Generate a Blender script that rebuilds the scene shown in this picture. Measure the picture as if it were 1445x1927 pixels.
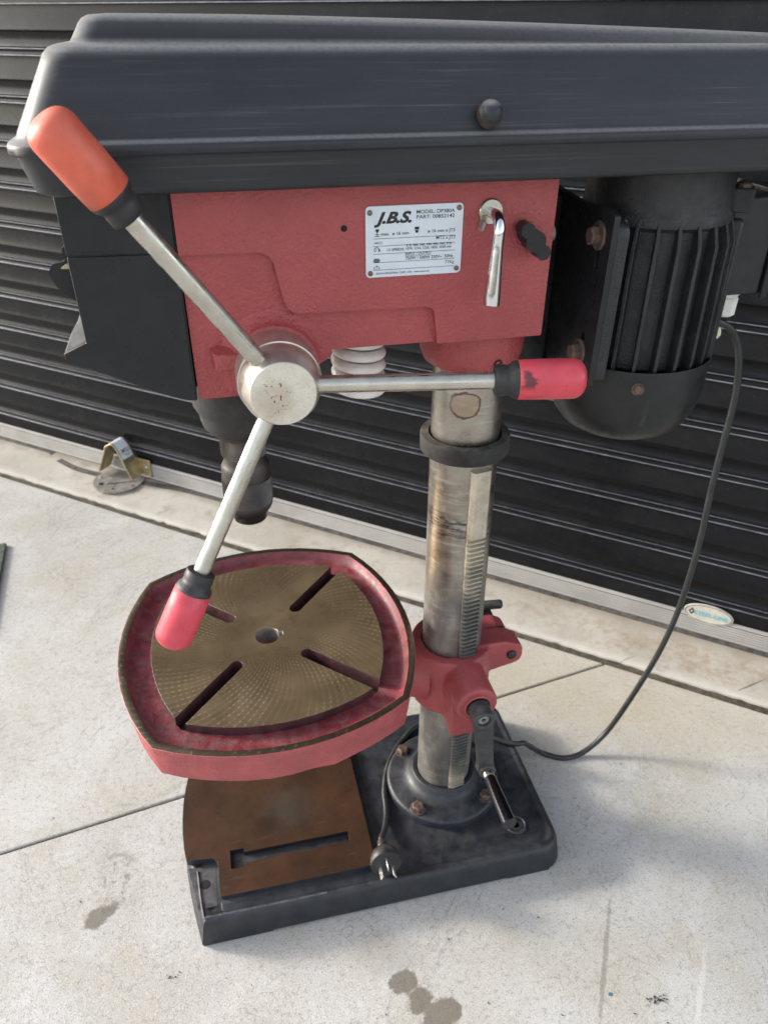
import bpy, bmesh, math, random
from math import sin, cos, pi, radians, sqrt, atan2, degrees, hypot
from mathutils import Vector, Matrix
from mathutils.geometry import tessellate_polygon

for o in list(bpy.data.objects):
    bpy.data.objects.remove(o)
SC = bpy.context.scene
COL = SC.collection
random.seed(7)
MM = 0.001

# ------------------------------------------------------------------ camera
cam_d = bpy.data.cameras.new('camera')
cam = bpy.data.objects.new('camera', cam_d)
COL.objects.link(cam)
CR = Vector((0.97403516, -0.22637492, 0.00314534))
CU = Vector((0.11874597, 0.52266449, 0.84422818))
CF = Vector((0.19275605, 0.82193444, -0.5359747))
cam.matrix_world = Matrix((
    (CR.x, CU.x, -CF.x, -0.25185),
    (CR.y, CU.y, -CF.y, -0.69898),
    (CR.z, CU.z, -CF.z, 0.975),
    (0, 0, 0, 1)))
cam_d.sensor_fit = 'VERTICAL'
cam_d.sensor_height = 36.0
cam_d.lens = 27.16
cam_d.clip_start = 0.01
cam_d.clip_end = 400.0
cam_d.dof.use_dof = True
cam_d.dof.focus_distance = 0.70
cam_d.dof.aperture_fstop = 10.0
SC.camera = cam

# ------------------------------------------------------------------ light
SUN_DIR = Vector((-0.90, 0.44, 0.0)).normalized()
SUN_EL = radians(21)
wd = bpy.data.worlds.new('World')
SC.world = wd
wd.use_nodes = True
nt = wd.node_tree
sky = nt.nodes.new('ShaderNodeTexSky')
sky.sky_type = 'NISHITA'
sky.sun_disc = False
sky.sun_elevation = SUN_EL
sky.sun_rotation = atan2(SUN_DIR.x, SUN_DIR.y)
sky.air_density = 1.0
sky.dust_density = 2.0
sky.ozone_density = 1.0
hs = nt.nodes.new('ShaderNodeHueSaturation')
hs.inputs['Saturation'].default_value = 0.40
nt.links.new(sky.outputs[0], hs.inputs['Color'])
nt.links.new(hs.outputs[0], nt.nodes['Background'].inputs[0])
nt.nodes['Background'].inputs[1].default_value = 0.15

sl = bpy.data.lights.new('sun', 'SUN')
sl.energy = 1.3
sl.angle = radians(8.0)
sl.color = (1.0, 0.93, 0.82)
so = bpy.data.objects.new('sun', sl)
COL.objects.link(so)
ld = -(SUN_DIR * cos(SUN_EL) + Vector((0, 0, sin(SUN_EL))))
so.rotation_euler = ld.to_track_quat('-Z', 'Y').to_euler()
so.location = (-3, 1.5, 3)

SC.view_settings.view_transform = 'Standard'
SC.view_settings.look = 'None'
SC.view_settings.gamma = 1.0
SC.view_settings.use_curve_mapping = False
SC.view_settings.exposure = 1.55
SC.render.engine = 'CYCLES'


# ------------------------------------------------------------------ materials
class NT:
    def __init__(s, name):
        s.m = bpy.data.materials.new(name)
        s.m.use_nodes = True
        s.t = s.m.node_tree
        s.b = s.t.nodes['Principled BSDF']
        s.tc = s.t.nodes.new('ShaderNodeTexCoord')
        s.P = s.tc.outputs['Object']

    def n(s, typ, **kw):
        nd = s.t.nodes.new('ShaderNode' + typ)
        for k, v in kw.items():
            setattr(nd, k, v)
        return nd

    def l(s, a, b):
        s.t.links.new(a, b)

    def put(s, sock, v):
        if isinstance(v, bpy.types.NodeSocket):
            s.l(v, sock)
        else:
            if isinstance(v, (tuple, list)) and len(v) == 3 and len(getattr(sock, 'default_value', [0] * 3)) == 4:
                v = (*v, 1)
            sock.default_value = v

    def noise(s, scale, detail=5, rough=.6, vec=None, stretch=None, dist=0.0):
        nd = s.n('TexNoise')
        nd.inputs['Scale'].default_value = scale
        nd.inputs['Detail'].default_value = detail
        nd.inputs['Roughness'].default_value = rough
        nd.inputs['Distortion'].default_value = dist
        v = vec or s.P
        if stretch:
            mp = s.n('Mapping')
            mp.inputs['Scale'].default_value = stretch
            s.l(v, mp.inputs['Vector'])
            v = mp.outputs[0]
        s.l(v, nd.inputs['Vector'])
        return nd.outputs['Fac']

    def ramp(s, fac, a, b, va=0.0, vb=1.0):
        nd = s.n('MapRange')
        nd.interpolation_type = 'SMOOTHSTEP'
        s.put(nd.inputs['Value'], fac)
        nd.inputs['From Min'].default_value = a
        nd.inputs['From Max'].default_value = b
        nd.inputs['To Min'].default_value = va
        nd.inputs['To Max'].default_value = vb
        return nd.outputs[0]

    def math(s, op, a, b=None, c=None):
        nd = s.n('Math', operation=op)
        s.put(nd.inputs[0], a)
        if b is not None:
            s.put(nd.inputs[1], b)
        if c is not None:
            s.put(nd.inputs[2], c)
        return nd.outputs[0]

    def mix(s, f, a, b, typ='MIX'):
        nd = s.n('Mix', data_type='RGBA', blend_type=typ)
        s.put(nd.inputs[0], f)
        s.put(nd.inputs[6], a)
        s.put(nd.inputs[7], b)
        return nd.outputs[2]

    def bump(s, h, strength, dist=0.001, prev=None):
        nd = s.n('Bump')
        nd.inputs['Strength'].default_value = strength
        nd.inputs['Distance'].default_value = dist
        s.l(h, nd.inputs['Height'])
        if prev is not None:
            s.l(prev, nd.inputs['Normal'])
        return nd.outputs[0]

    def sep(s, v=None):
        nd = s.n('SeparateXYZ')
        s.l(v or s.P, nd.inputs[0])
        return nd.outputs

    def up(s):
        g = s.n('NewGeometry')
        return s.sep(g.outputs['Normal'])[2]

    def mask(s, cx, cy, rx, ry, rot=0, soft=.5, wob=.5, wsc=42):
        """blob or line mask in metres on the ground (x, y), noisy edge"""
        mp = s.n('Mapping', vector_type='TEXTURE')
        mp.inputs['Location'].default_value = (cx * MM, cy * MM, 0)
        mp.inputs['Rotation'].default_value = (0, 0, rot)
        mp.inputs['Scale'].default_value = (rx * MM, ry * MM, 1e3)
        s.l(s.P, mp.inputs['Vector'])
        ln = s.n('VectorMath', operation='LENGTH')
        s.l(mp.outputs[0], ln.inputs[0])
        d = ln.outputs['Value']
        if wob:
            d = s.math('MULTIPLY_ADD', s.math('SUBTRACT', s.noise(wsc, 8, .72), .5), wob * 3.6, d)
            d = s.math('MULTIPLY_ADD', s.math('SUBTRACT', s.noise(wsc * .35, 3), .5), wob * 1.8, d)
        return s.ramp(d, 1 + soft / 2, 1 - soft / 2)

    def done(s, col, rough, metal=0.0, nrm=None, **kw):
        s.put(s.b.inputs['Base Color'], col)
        s.put(s.b.inputs['Roughness'], rough)
        s.put(s.b.inputs['Metallic'], metal)
        if nrm is not None:
            s.l(nrm, s.b.inputs['Normal'])
        for k, v in kw.items():
            s.put(s.b.inputs[k.replace('_', ' ')], v)
        return s.m


def sc3(c, k):
    return tuple(x * k for x in c)


def M(name, col, rough=.5, metal=0., var=.18, vs=35, bump=0., bs=600, bd=.001, dust=0., dcol=(.30, .27, .22),
      scratch=0., sstretch=(4, 60, 300), rust=0., rcol=(.16, .065, .03), rvar=.12, **kw):
    k = NT(name)
    n1 = k.noise(vs, 6, .65)
    c = k.mix(k.ramp(n1, .3, .7), sc3(col, 1 - var), sc3(col, 1 + var))
    r = k.ramp(k.noise(vs * 2.3, 5), .3, .7, max(rough - rvar, .03), min(rough + rvar, 1))
    mt = metal
    if scratch:
        s1 = k.noise(1.0, 3, .6, stretch=sstretch)
        f = k.math('MULTIPLY', k.ramp(s1, .60, .78), k.ramp(k.noise(14, 3), .42, .65))
        f = k.math('MULTIPLY', f, scratch)
        c = k.mix(f, c, tuple(min(x * 2.2 + .10, .6) for x in col))
    if rust:
        f = k.ramp(k.noise(90, 7, .7), .72 - rust * .35, .78 - rust * .30)
        c = k.mix(f, c, k.mix(k.noise(400, 3), rcol, sc3(rcol, 1.9)))
        r = k.mix(f, r, (.85,) * 3)
        if metal:
            mt = k.math('MULTIPLY', k.math('SUBTRACT', 1.0, f), metal)
    if dust:
        u = k.ramp(k.up(), -.1, 1.0, .12, 1.0)
        f = k.math('MULTIPLY', u, k.ramp(k.noise(75, 8, .74), .36, .72))
        f = k.math('MULTIPLY', f, dust)
        sp = k.math('MULTIPLY', k.ramp(k.noise(1500, 2), .66, .74), dust * .9)
        f = k.math('MAXIMUM', f, k.math('MULTIPLY', sp, k.ramp(k.noise(30, 4), .45, .62)))
        c = k.mix(f, c, dcol)
        r = k.mix(f, r, (.9,) * 3)
    nrm = None
    if bump:
        nrm = k.bump(k.noise(bs, 4, .55), bump, bd)
    return k.done(c, r, mt, nrm, **kw)


# paint, plastic, rubber
RED = M('red_hammered_paint', (.335, .057, .059), .38, var=.08, vs=18, bump=.8, bs=300, bd=.0024, dust=.08)
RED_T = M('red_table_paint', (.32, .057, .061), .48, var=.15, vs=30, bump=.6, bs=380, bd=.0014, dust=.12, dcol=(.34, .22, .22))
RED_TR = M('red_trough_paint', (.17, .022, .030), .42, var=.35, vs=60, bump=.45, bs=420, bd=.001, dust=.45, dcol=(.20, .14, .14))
def mat_cover():
    k = NT('black_vacuum_formed_plastic')
    n1 = k.noise(40, 5, .6, stretch=(.25, 1, 1))
    c = k.mix(k.ramp(n1, .3, .7), (.0165, .0185, .0225), (.023, .0255, .030))
    # fine horizontal scuffs and pale rubbed marks
    s1 = k.noise(1, 4, .65, stretch=(5, 120, 420))
    s2 = k.noise(1, 4, .65, stretch=(14, 60, 160))
    patch = k.ramp(k.noise(7, 4, .6), .40, .66)
    f = k.math('MULTIPLY', k.ramp(s1, .52, .74), k.math('MULTIPLY_ADD', patch, .15, .03))
    f = k.math('MAXIMUM', f, k.math('MULTIPLY', k.math('MULTIPLY', k.ramp(s2, .60, .72), k.ramp(k.noise(16, 5, .7), .54, .66)), .16))
    # dust lies on the ledges only
    led = k.math('MULTIPLY', k.ramp(k.up(), .45, .95), k.ramp(k.noise(320, 6, .7), .25, .6, .55, .95))
    sp = k.math('MULTIPLY', k.ramp(k.noise(1700, 2), .68, .74), .30)
    f = k.math('MAXIMUM', f, k.math('MAXIMUM', k.math('MULTIPLY', led, .75), sp))
    c = k.mix(f, c, (.27, .265, .26))
    r = k.mix(f, k.ramp(n1, .3, .7, .38, .46), (.8,) * 3)
    return k.done(c, r, 0, k.bump(k.noise(1300, 3), .12, .0004), Specular_IOR_Level=.36)


COVER = mat_cover()
BLACK = M('black_satin_steel', (.012, .0132, .015), .36, var=.2, dust=.06, scratch=.10, Specular_IOR_Level=.32)
BLACKM = M('black_motor_paint', (.012, .013, .015), .44, var=.3, bump=.6, bs=520, bd=.0014, dust=.6, dcol=(.15, .13, .11), Specular_IOR_Level=.4)
BASEB = M('black_base_paint', (.017, .020, .026), .44, var=.35, vs=30, bump=.3, bs=500, dust=.22, dcol=(.12, .115, .11), scratch=.22, sstretch=(30, 90, 90), Specular_IOR_Level=.45)
RUBBER = M('black_rubber', (.013, .013, .015), .5, var=.25, dust=.14)
CORD = M('black_cord_rubber', (.014, .016, .017), .40, var=.2, dust=.08)
RING = M('black_foam_ring', (.020, .0195, .019), .85, var=.3, bump=.6, bs=900, dust=.3)
GRIP = M('pinkish_red_grip_plastic', (.54, .048, .072), .38, var=.10, vs=40, dust=.16, dcol=(.45, .22, .22), bump=.15, bs=1500)
GK = GRIP.node_tree
_k = NT.__new__(NT)
_k.m, _k.t, _k.b = GRIP, GK, GK.nodes['Principled BSDF']
_k.tc = [n_ for n_ in GK.nodes if n_.bl_idname == 'ShaderNodeTexCoord'][0]
_k.P = _k.tc.outputs['Object']
_src = _k.b.inputs['Base Color'].links[0].from_socket
_ms = _k.math('MULTIPLY', _k.mask(-7, -163, 7, 7, 0, soft=.5, wob=.9, wsc=150), _k.ramp(_k.sep()[2], .722, .728))
_k.l(_k.mix(_k.math('MULTIPLY', _ms, .85), _src, (.03, .012, .015)), _k.b.inputs['Base Color'])
GRIPO = M('sun_faded_orange_grip_plastic', (.56, .105, .060), .40, var=.12, vs=40, dust=.12, dcol=(.42, .2, .15), bump=.15, bs=1500)
WHITEC = M('white_enamel', (.72, .69, .66), .38, var=.07, vs=60, dust=.2)
IVORY = M('ivory_plastic', (.68, .62, .48), .45, var=.08)
# metals
STEEL = M('zinc_plated_steel', (.50, .48, .425), .33, 1.0, var=.12, vs=40, rust=.015)
STEELH = M('turned_hub_steel', (.56, .52, .46), .40, .9, var=.16, vs=30, dust=.12)
CHROME = M('polished_chrome', (.66, .67, .69), .10, 1.0, var=.03, rvar=.05)
DCHROME = M('dark_chrome_handle', (.045, .047, .053), .30, .9, var=.05, rvar=.04)
CHUCKM = M('dark_gunmetal', (.060, .055, .053), .42, .8, var=.15, dust=.08)
RUSTB = M('rusty_bolt_steel', (.105, .070, .055), .62, .35, var=.45, vs=160, bump=.5, bs=900, rust=.25, rcol=(.10, .052, .032), dust=.25)
CLAMP = M('dusty_grey_black_paint', (.032, .033, .036), .5, var=.3, dust=.25)
BRASS = M('yellow_zinc_steel', (.44, .37, .22), .38, .8, var=.25, vs=60, dust=.15)
ALU = M('brushed_aluminium', (.40, .39, .37), .48, .25, var=.10, vs=12, scratch=.3, sstretch=(3, 3, 400), dust=.15)
PLATEM = M('name_plate_aluminium', (.60, .66, .72), .42, .35, var=.04, vs=60, scratch=.1)
INK = M('black_print_ink', (.012, .012, .014), .5, var=.02)
BLUEINK = M('blue_print_ink', (.10, .38, .46), .5, var=.05)
STICK = M('white_sticker_paper', (.66, .70, .74), .4, var=.04)
DARK = M('dark_cavity', (.006, .006, .006), .8, var=.1)
BLADE = M('nickel_plug_blade', (.75, .75, .74), .28, .9, var=.05)
GREY = M('grey_cast_steel', (.28, .27, .255), .5, .5, var=.25, vs=70, dust=.4, rust=.08)
GREEN = M('dark_green_paint', (.035, .055, .040), .5, var=.25, dust=.4)
SEAL = M('perished_rubber_seal', (.040, .036, .034), .8, var=.3, dust=.4)
GRITM = M('dark_grit', (.035, .032, .030), .9, var=.5)


def mat_shutter():
    k = NT('black_roller_shutter_paint')
    n1 = k.noise(5, 6, .65, stretch=(1, 1, 6))
    c = k.mix(k.ramp(n1, .3, .7), (.0045, .005, .0062), (.008, .0085, .010))
    f = k.math('MULTIPLY', k.ramp(k.noise(11, 8, .75), .44, .75), k.ramp(k.up(), -.2, .7, .22, 1.))
    sp = k.math('MULTIPLY', k.ramp(k.noise(420, 3), .64, .74), k.ramp(k.noise(7, 4), .4, .65))
    f = k.math('MAXIMUM', k.math('MULTIPLY', f, .09), k.math('MULTIPLY', sp, .28))
    c = k.mix(f, c, (.15, .145, .14))
    r = k.mix(f, k.ramp(k.noise(9, 4), .3, .7, .16, .28), (.65,) * 3)
    return k.done(c, k.math('MAXIMUM', r, .24), 0, k.bump(k.noise(3, 3, stretch=(1, 1, 5)), .12, .004), Specular_IOR_Level=.17)


SHUT = mat_shutter()


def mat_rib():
    k = NT('worn_glint_rib_paint')
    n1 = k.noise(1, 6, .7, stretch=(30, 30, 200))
    c = k.mix(k.ramp(n1, .3, .7), (.075, .080, .100), (.20, .205, .235))  # sun and sky glint on the ribs put into a paler, worn colour
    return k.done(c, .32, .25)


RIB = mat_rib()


def mat_column():
    k = NT('stained_column_steel')
    x, y, z = k.sep()
    n1 = k.noise(24, 7, .7)
    n2 = k.noise(1, 5, .65, stretch=(25, 25, 160))
    c = k.mix(k.ramp(n1, .3, .7), (.25, .225, .19), (.40, .375, .335))
    c = k.mix(k.math('MULTIPLY', k.ramp(n2, .5, .72), .5), c, (.62, .60, .57))
    # dark greasy lower part (worn by the bracket) and rust / oil stains
    zb = k.math('MULTIPLY_ADD', k.math('SUBTRACT', k.noise(26, 6, .7), .5), .10, z)
    low = k.ramp(zb, .46, .40)
    c = k.mix(k.math('MULTIPLY', k.math('MULTIPLY', low, .8), k.ramp(k.noise(1, 5, .6, stretch=(40, 40, 14)),   .34, .62, .25, 1.)), c, (.13, .13, .135))
    smear = k.math('MULTIPLY', k.ramp(k.math('ABSOLUTE', k.math('SUBTRACT', zb, .505)), .022, .004), k.ramp(k.noise(60, 5, stretch=(1, 1, 4)), .46, .58))
    c = k.mix(k.math('MULTIPLY', smear, .85), c, (.06, .062, .072))
    rs = k.ramp(k.noise(48, 7, .72), .62, .72)
    c = k.mix(k.math('MULTIPLY', rs, .75), c, (.16, .085, .04))
    # brown ring stain just under the head
    mp = k.n('Mapping', vector_type='TEXTURE')
    mp.inputs['Location'].default_value = (-.013, -.034, .6545)
    mp.inputs['Scale'].default_value = (.0135, .06, .0145)
    k.l(k.P, mp.inputs['Vector'])
    ln = k.n('VectorMath', operation='LENGTH')
    k.l(mp.outputs[0], ln.inputs[0])
    dd = k.math('MULTIPLY_ADD', k.math('SUBTRACT', k.noise(55, 3), .5), .75, ln.outputs['Value'])
    ringm = k.math('MULTIPLY', k.ramp(k.math('ABSOLUTE', k.math('SUBTRACT', dd, 1.0)), .13, .03), k.ramp(y, -.02, -.03))
    fill = k.math('MULTIPLY', k.ramp(dd, 1.0, .8), k.ramp(y, -.02, -.03))
    c = k.mix(k.math('MULTIPLY', fill, .45), c, (.33, .22, .12))
    c = k.mix(k.math('MULTIPLY', ringm, .9), c, (.10, .038, .016))
    # wear streaks under the black ring
    r = k.math('ADD', k.ramp(n1, .3, .7, .24, .42), k.math('MULTIPLY', low, .16))
    r = k.math('ADD', r, k.math('MULTIPLY', rs, .3))
    mt = k.math('SUBTRACT', .97, k.math('MULTIPLY', k.math('MAXIMUM', rs, k.math('MAXIMUM', ringm, k.math('MULTIPLY', low, .4))), .45))
    return k.done(c, r, mt, k.bump(k.noise(1, 4, stretch=(60, 60, 900)), .10, .0006))


COLM = mat_column()
def mat_rack():
    k = NT('rack_steel')
    x, y, z = k.sep()
    n1 = k.noise(60, 6, .7)
    c = k.mix(k.ramp(n1, .3, .7), (.40, .36, .28), (.56, .52, .42))
    zb = k.math('MULTIPLY_ADD', k.math('SUBTRACT', k.noise(30, 5), .5), .12, z)
    g_ = k.math('MULTIPLY', k.ramp(zb, .47, .38), k.ramp(zb, .10, .14))
    c = k.mix(k.math('MULTIPLY', g_, k.ramp(n1, .25, .6, .55, .95)), c, (.10, .105, .11))
    c = k.mix(k.math('MULTIPLY', k.ramp(k.noise(200, 4), .6, .72), .5), c, (.12, .085, .05))
    return k.done(c, k.ramp(n1, .3, .7, .36, .52), .7)


RACKM = mat_rack()


def mat_machined(name, base, ctr, swirl=True):
    """brown varnish coated machined iron with facing mill swirl marks about ctr"""
    k = NT(name)
    x, y, z = k.sep()
    x = k.math('SUBTRACT', x, ctr[0] * MM)
    y = k.math('SUBTRACT', y, ctr[1] * MM)
    r2 = k.math('SQRT', k.math('ADD', k.math('MULTIPLY', x, x), k.math('MULTIPLY', y, y)))
    th = k.math('ARCTAN2', y, x)
    th = k.math('MULTIPLY_ADD', k.math('SUBTRACT', k.noise(6, 3), .5), .10, th)
    rr_ = k.math('MULTIPLY_ADD', k.math('SUBTRACT', k.noise(9, 3), .5), .006, r2)
    n1 = k.noise(14, 6, .6)
    c = k.mix(k.ramp(n1, .3, .72), sc3(base, .80), sc3(base, 1.22))
    m = k.noise(900, 2)
    if swirl:
        # two families of facing-mill arcs crossing each other
        f1 = k.math('SINE', k.math('MULTIPLY_ADD', r2, 420, k.math('MULTIPLY', th, 96)))
        f2 = k.math('SINE', k.math('MULTIPLY_ADD', rr_, -820, k.math('MULTIPLY', th, 52)))
        area = k.noise(17, 4, .6, dist=.6)
        w = k.math('MULTIPLY', k.ramp(f1, .25, .9), k.ramp(f2, -.35, .6))
        ray_ = k.math('MULTIPLY', k.ramp(f1, .2, 1.0), .38)
        m = k.math('ADD', k.math('MULTIPLY', w, k.ramp(area, .46, .58)), k.math('MULTIPLY', ray_, k.ramp(k.noise(31, 5), .35, .6, .4, 1.)))
        m = k.math('MULTIPLY', m, k.ramp(area, .30, .55, .35, 1.))
        m = k.math('MULTIPLY', m, k.ramp(r2, .018, .07, .35, 1.))
        c = k.mix(k.math('MULTIPLY', m, .5), c, tuple(min(v * 1.9 + .03, .7) for v in base))
    ringf = k.ramp(k.math('SINE', k.math('MULTIPLY', rr_, 2100)), .2, 1.)
    c = k.mix(k.math('MULTIPLY', ringf, .14), c, tuple(min(v * 1.7, .7) for v in base))
    s1 = k.math('MULTIPLY', k.ramp(k.noise(1, 4, .65, stretch=(160, 22, 1)), .62, .74), k.ramp(k.noise(22, 4), .46, .62))
    c = k.mix(k.math('MULTIPLY', s1, .35), c, (.42, .37, .28))
    oil = k.ramp(k.noise(19, 7, .72), .56, .72)
    c = k.mix(k.math('MULTIPLY', oil, .45), c, sc3(base, .42))
    sp = k.ramp(k.noise(700, 2), .70, .76)
    c = k.mix(k.math('MULTIPLY', sp, .4), c, (.45, .42, .36))
    du = k.math('MULTIPLY', k.ramp(k.noise(16, 7, .7), .5, .78), .18)
    c = k.mix(du, c, (.30, .27, .22))
    rg = k.math('ADD', k.ramp(n1, .3, .7, .25, .38), k.math('MULTIPLY', du, .9))
    return k.done(c, rg, .68, k.bump(m, .25, .0003))


MACH = mat_machined('machined_table_iron', (.235, .170, .098), (-227.5, 0))
RIMM = mat_machined('machined_rim_iron', (.065, .049, .031), (-227.5, 0))
def mat_work():
    k = NT('brown_varnished_iron')
    n1 = k.noise(16, 7, .66)
    n2 = k.noise(240, 5, .7)
    c = k.mix(k.ramp(n1, .3, .7), (.038, .021, .013), (.078, .038, .019))
    c = k.mix(k.ramp(n2, .5, .8, 0, .5), c, (.022, .014, .010))
    c = k.mix(k.math('MULTIPLY', k.mask(-225, -2, 30, 26, 0, soft=1.7, wob=.9, wsc=60), .45), c, (.075, .075, .062))
    c = k.mix(k.math('MULTIPLY', k.ramp(k.noise(9, 5), .55, .75), .5), c, (.095, .052, .022))
    s1 = k.math('MULTIPLY', k.ramp(k.noise(1, 4, .6, stretch=(18, 160, 1)), .62, .76), .25)
    sp = k.math('MULTIPLY', k.ramp(k.noise(900, 2), .69, .75), .5)
    f = k.math('MAXIMUM', s1, sp)
    c = k.mix(f, c, (.22, .18, .13))
    return k.done(c, k.ramp(n2, .3, .7, .30, .46), .2, k.bump(n2, .15, .0006))


WORK = mat_work()
def mat_hubface():
    k = NT('rust_flecked_steel_face')
    n1 = k.noise(30, 5)
    c = k.mix(k.ramp(n1, .3, .7), (.55, .50, .42), (.70, .67, .60))
    f = k.math('MULTIPLY', k.ramp(k.noise(360, 3, .5), .595, .63), k.ramp(k.noise(40, 3, .5), .40, .56))
    f2 = k.math('MULTIPLY', k.ramp(k.noise(1300, 2), .60, .66), .6)
    x, y, z = k.sep()
    dx = k.math('SUBTRACT', x, -.2045)
    dz = k.math('SUBTRACT', z, .7185)
    dc = k.math('SQRT', k.math('ADD', k.math('MULTIPLY', dx, dx), k.math('MULTIPLY', dz, dz)))
    dc = k.math('MULTIPLY_ADD', k.math('SUBTRACT', k.noise(60, 4), .5), .02, dc)
    f = k.math('MULTIPLY', f, k.ramp(dc, .019, .011))
    c = k.mix(k.math('MULTIPLY', k.ramp(dc, .021, .008), .45), c, (.42, .36, .27))
    c = k.mix(f2, c, (.30, .25, .19))
    c = k.mix(f, c, (.17, .045, .030))
    return k.done(c, k.ramp(n1, .3, .7, .42, .58), .65, k.bump(k.noise(1200, 2), .15, .0003))


HUBF = mat_hubface()


def mat_concrete(name, tint=(1, 1, 1), stains=True):
    k = NT(name)
    big = k.noise(1.7, 7, .62)
    mid = k.noise(9, 8, .68)
    fine = k.noise(130, 5, .7)
    grain = k.noise(520, 3, .6)
    A = tuple(a * b for a, b in zip((.42, .405, .378), tint))
    B = tuple(a * b for a, b in zip((.525, .514, .488), tint))
    c = k.mix(k.ramp(big, .32, .68), A, B)
    c = k.mix(k.ramp(mid, .32, .66, 0, .7), c, k.mix(k.ramp(k.noise(6, 5), .4, .6), (.44, .41, .345), (.56, .56, .55)))
    c = k.mix(k.ramp(k.noise(5, 8, .7), .54, .72, 0, .5), c, (.34, .33, .305))
    c = k.mix(k.ramp(fine, .50, .70, 0, .62), c, (.27, .255, .228))
    c = k.mix(k.ramp(fine, .46, .28, 0, .50), c, (.64, .625, .59))
    c = k.mix(k.ramp(grain, .54, .68, 0, .62), c, (.20, .188, .168))
    c = k.mix(k.ramp(grain, .44, .30, 0, .55), c, (.68, .67, .64))
    # scattered small dark specks and rusty freckles
    vor = k.n('TexVoronoi')
    vor.inputs['Scale'].default_value = 26
    k.l(k.P, vor.inputs['Vector'])
    sp = k.math('MULTIPLY', k.ramp(k.math('MULTIPLY_ADD', k.noise(300, 3), .06, vor.outputs['Distance']), .085, .055), k.ramp(k.noise(19, 3), .56, .62))
    c = k.mix(k.math('MULTIPLY', sp, .75), c, (.10, .092, .085))
    c = k.mix(k.math('MULTIPLY', k.ramp(k.noise(13, 6, .75), .62, .74), .45), c, (.40, .30, .17))
    cr = k.noise(4, 6, .6, dist=1.2)
    c = k.mix(k.math('MULTIPLY', k.ramp(k.math('ABSOLUTE', k.math('SUBTRACT', cr, .5)), .006, .001), .35), c, (.22, .20, .18))
    if stains:
        def st(col, f, *a, **kw):
            return k.mix(k.math('MULTIPLY', k.mask(*a, **kw), f), c, col)
        c = st((.14, .125, .10), .8, -476, -68, 20, 12, .5, soft=.35, wob=.6)
        c = k.mix(k.math('MULTIPLY', k.mask(-459, -20, 24, 36, .2, soft=1.4, wob=.6), k.ramp(k.noise(75, 5, .7, stretch=(1, .6, 1)), .48, .60, 0, .75)), c, (.20, .175, .14))
        wet = k.mask(-117, -236, 16, 13, 0, soft=.3, wob=.5)
        for a in ((-103, -260, 16, 13, .8), (-88, -284, 20, 17, .3), (-72, -279, 13, 14, .2), (-84, -312, 24, 20, 0)):
            wet = k.math('MAXIMUM', wet, k.mask(*a, soft=.3, wob=.5))
        c = k.mix(k.math('MULTIPLY', wet, k.ramp(grain, .3, .7, .95, .7)), c, (.15, .125, .094))
        c = k.mix(k.math('MULTIPLY', k.mask(130, -268, 80, 3.0, 1.03, soft=.9, wob=.7, wsc=160), .55), c, (.19, .175, .155))
        c = k.mix(k.math('MULTIPLY', k.mask(228, -322, 50, 3.0, .9, soft=.9, wob=.9, wsc=160), .5), c, (.66, .65, .62))
        c = k.mix(k.math('MULTIPLY', k.mask(-130, -200, 45, 22, -.2, soft=1.2, wob=.6), .35), c, (.24, .22, .19))
        c = k.mix(k.math('MULTIPLY', k.mask(119, -305, 3.0, 2.2, 0, soft=.3, wob=.4, wsc=300), .9), c, (.03, .13, .22))
        c = k.mix(k.math('MULTIPLY', k.mask(330, 160, 300, 120, -.5, soft=1.6, wob=.6, wsc=14), .30), c, (.50, .40, .24))
    h = k.math('ADD', k.math('MULTIPLY', fine, .6), k.math('MULTIPLY', grain, .5))
    nb = k.bump(h, .30, .002)
    nb = k.bump(mid, .35, .006, nb)
    return k.done(c, k.ramp(mid, .3, .7, .72, .92), 0, nb, Specular_IOR_Level=.35)


CONC = mat_concrete('weathered_concrete')
CONCT = mat_concrete('threshold_concrete', (1.02, .99, .93), False)
DIRT = M('joint_dirt', (.085, .070, .052), .95, var=.5, vs=70, bump=.8, bs=260, bd=.003)


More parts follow.
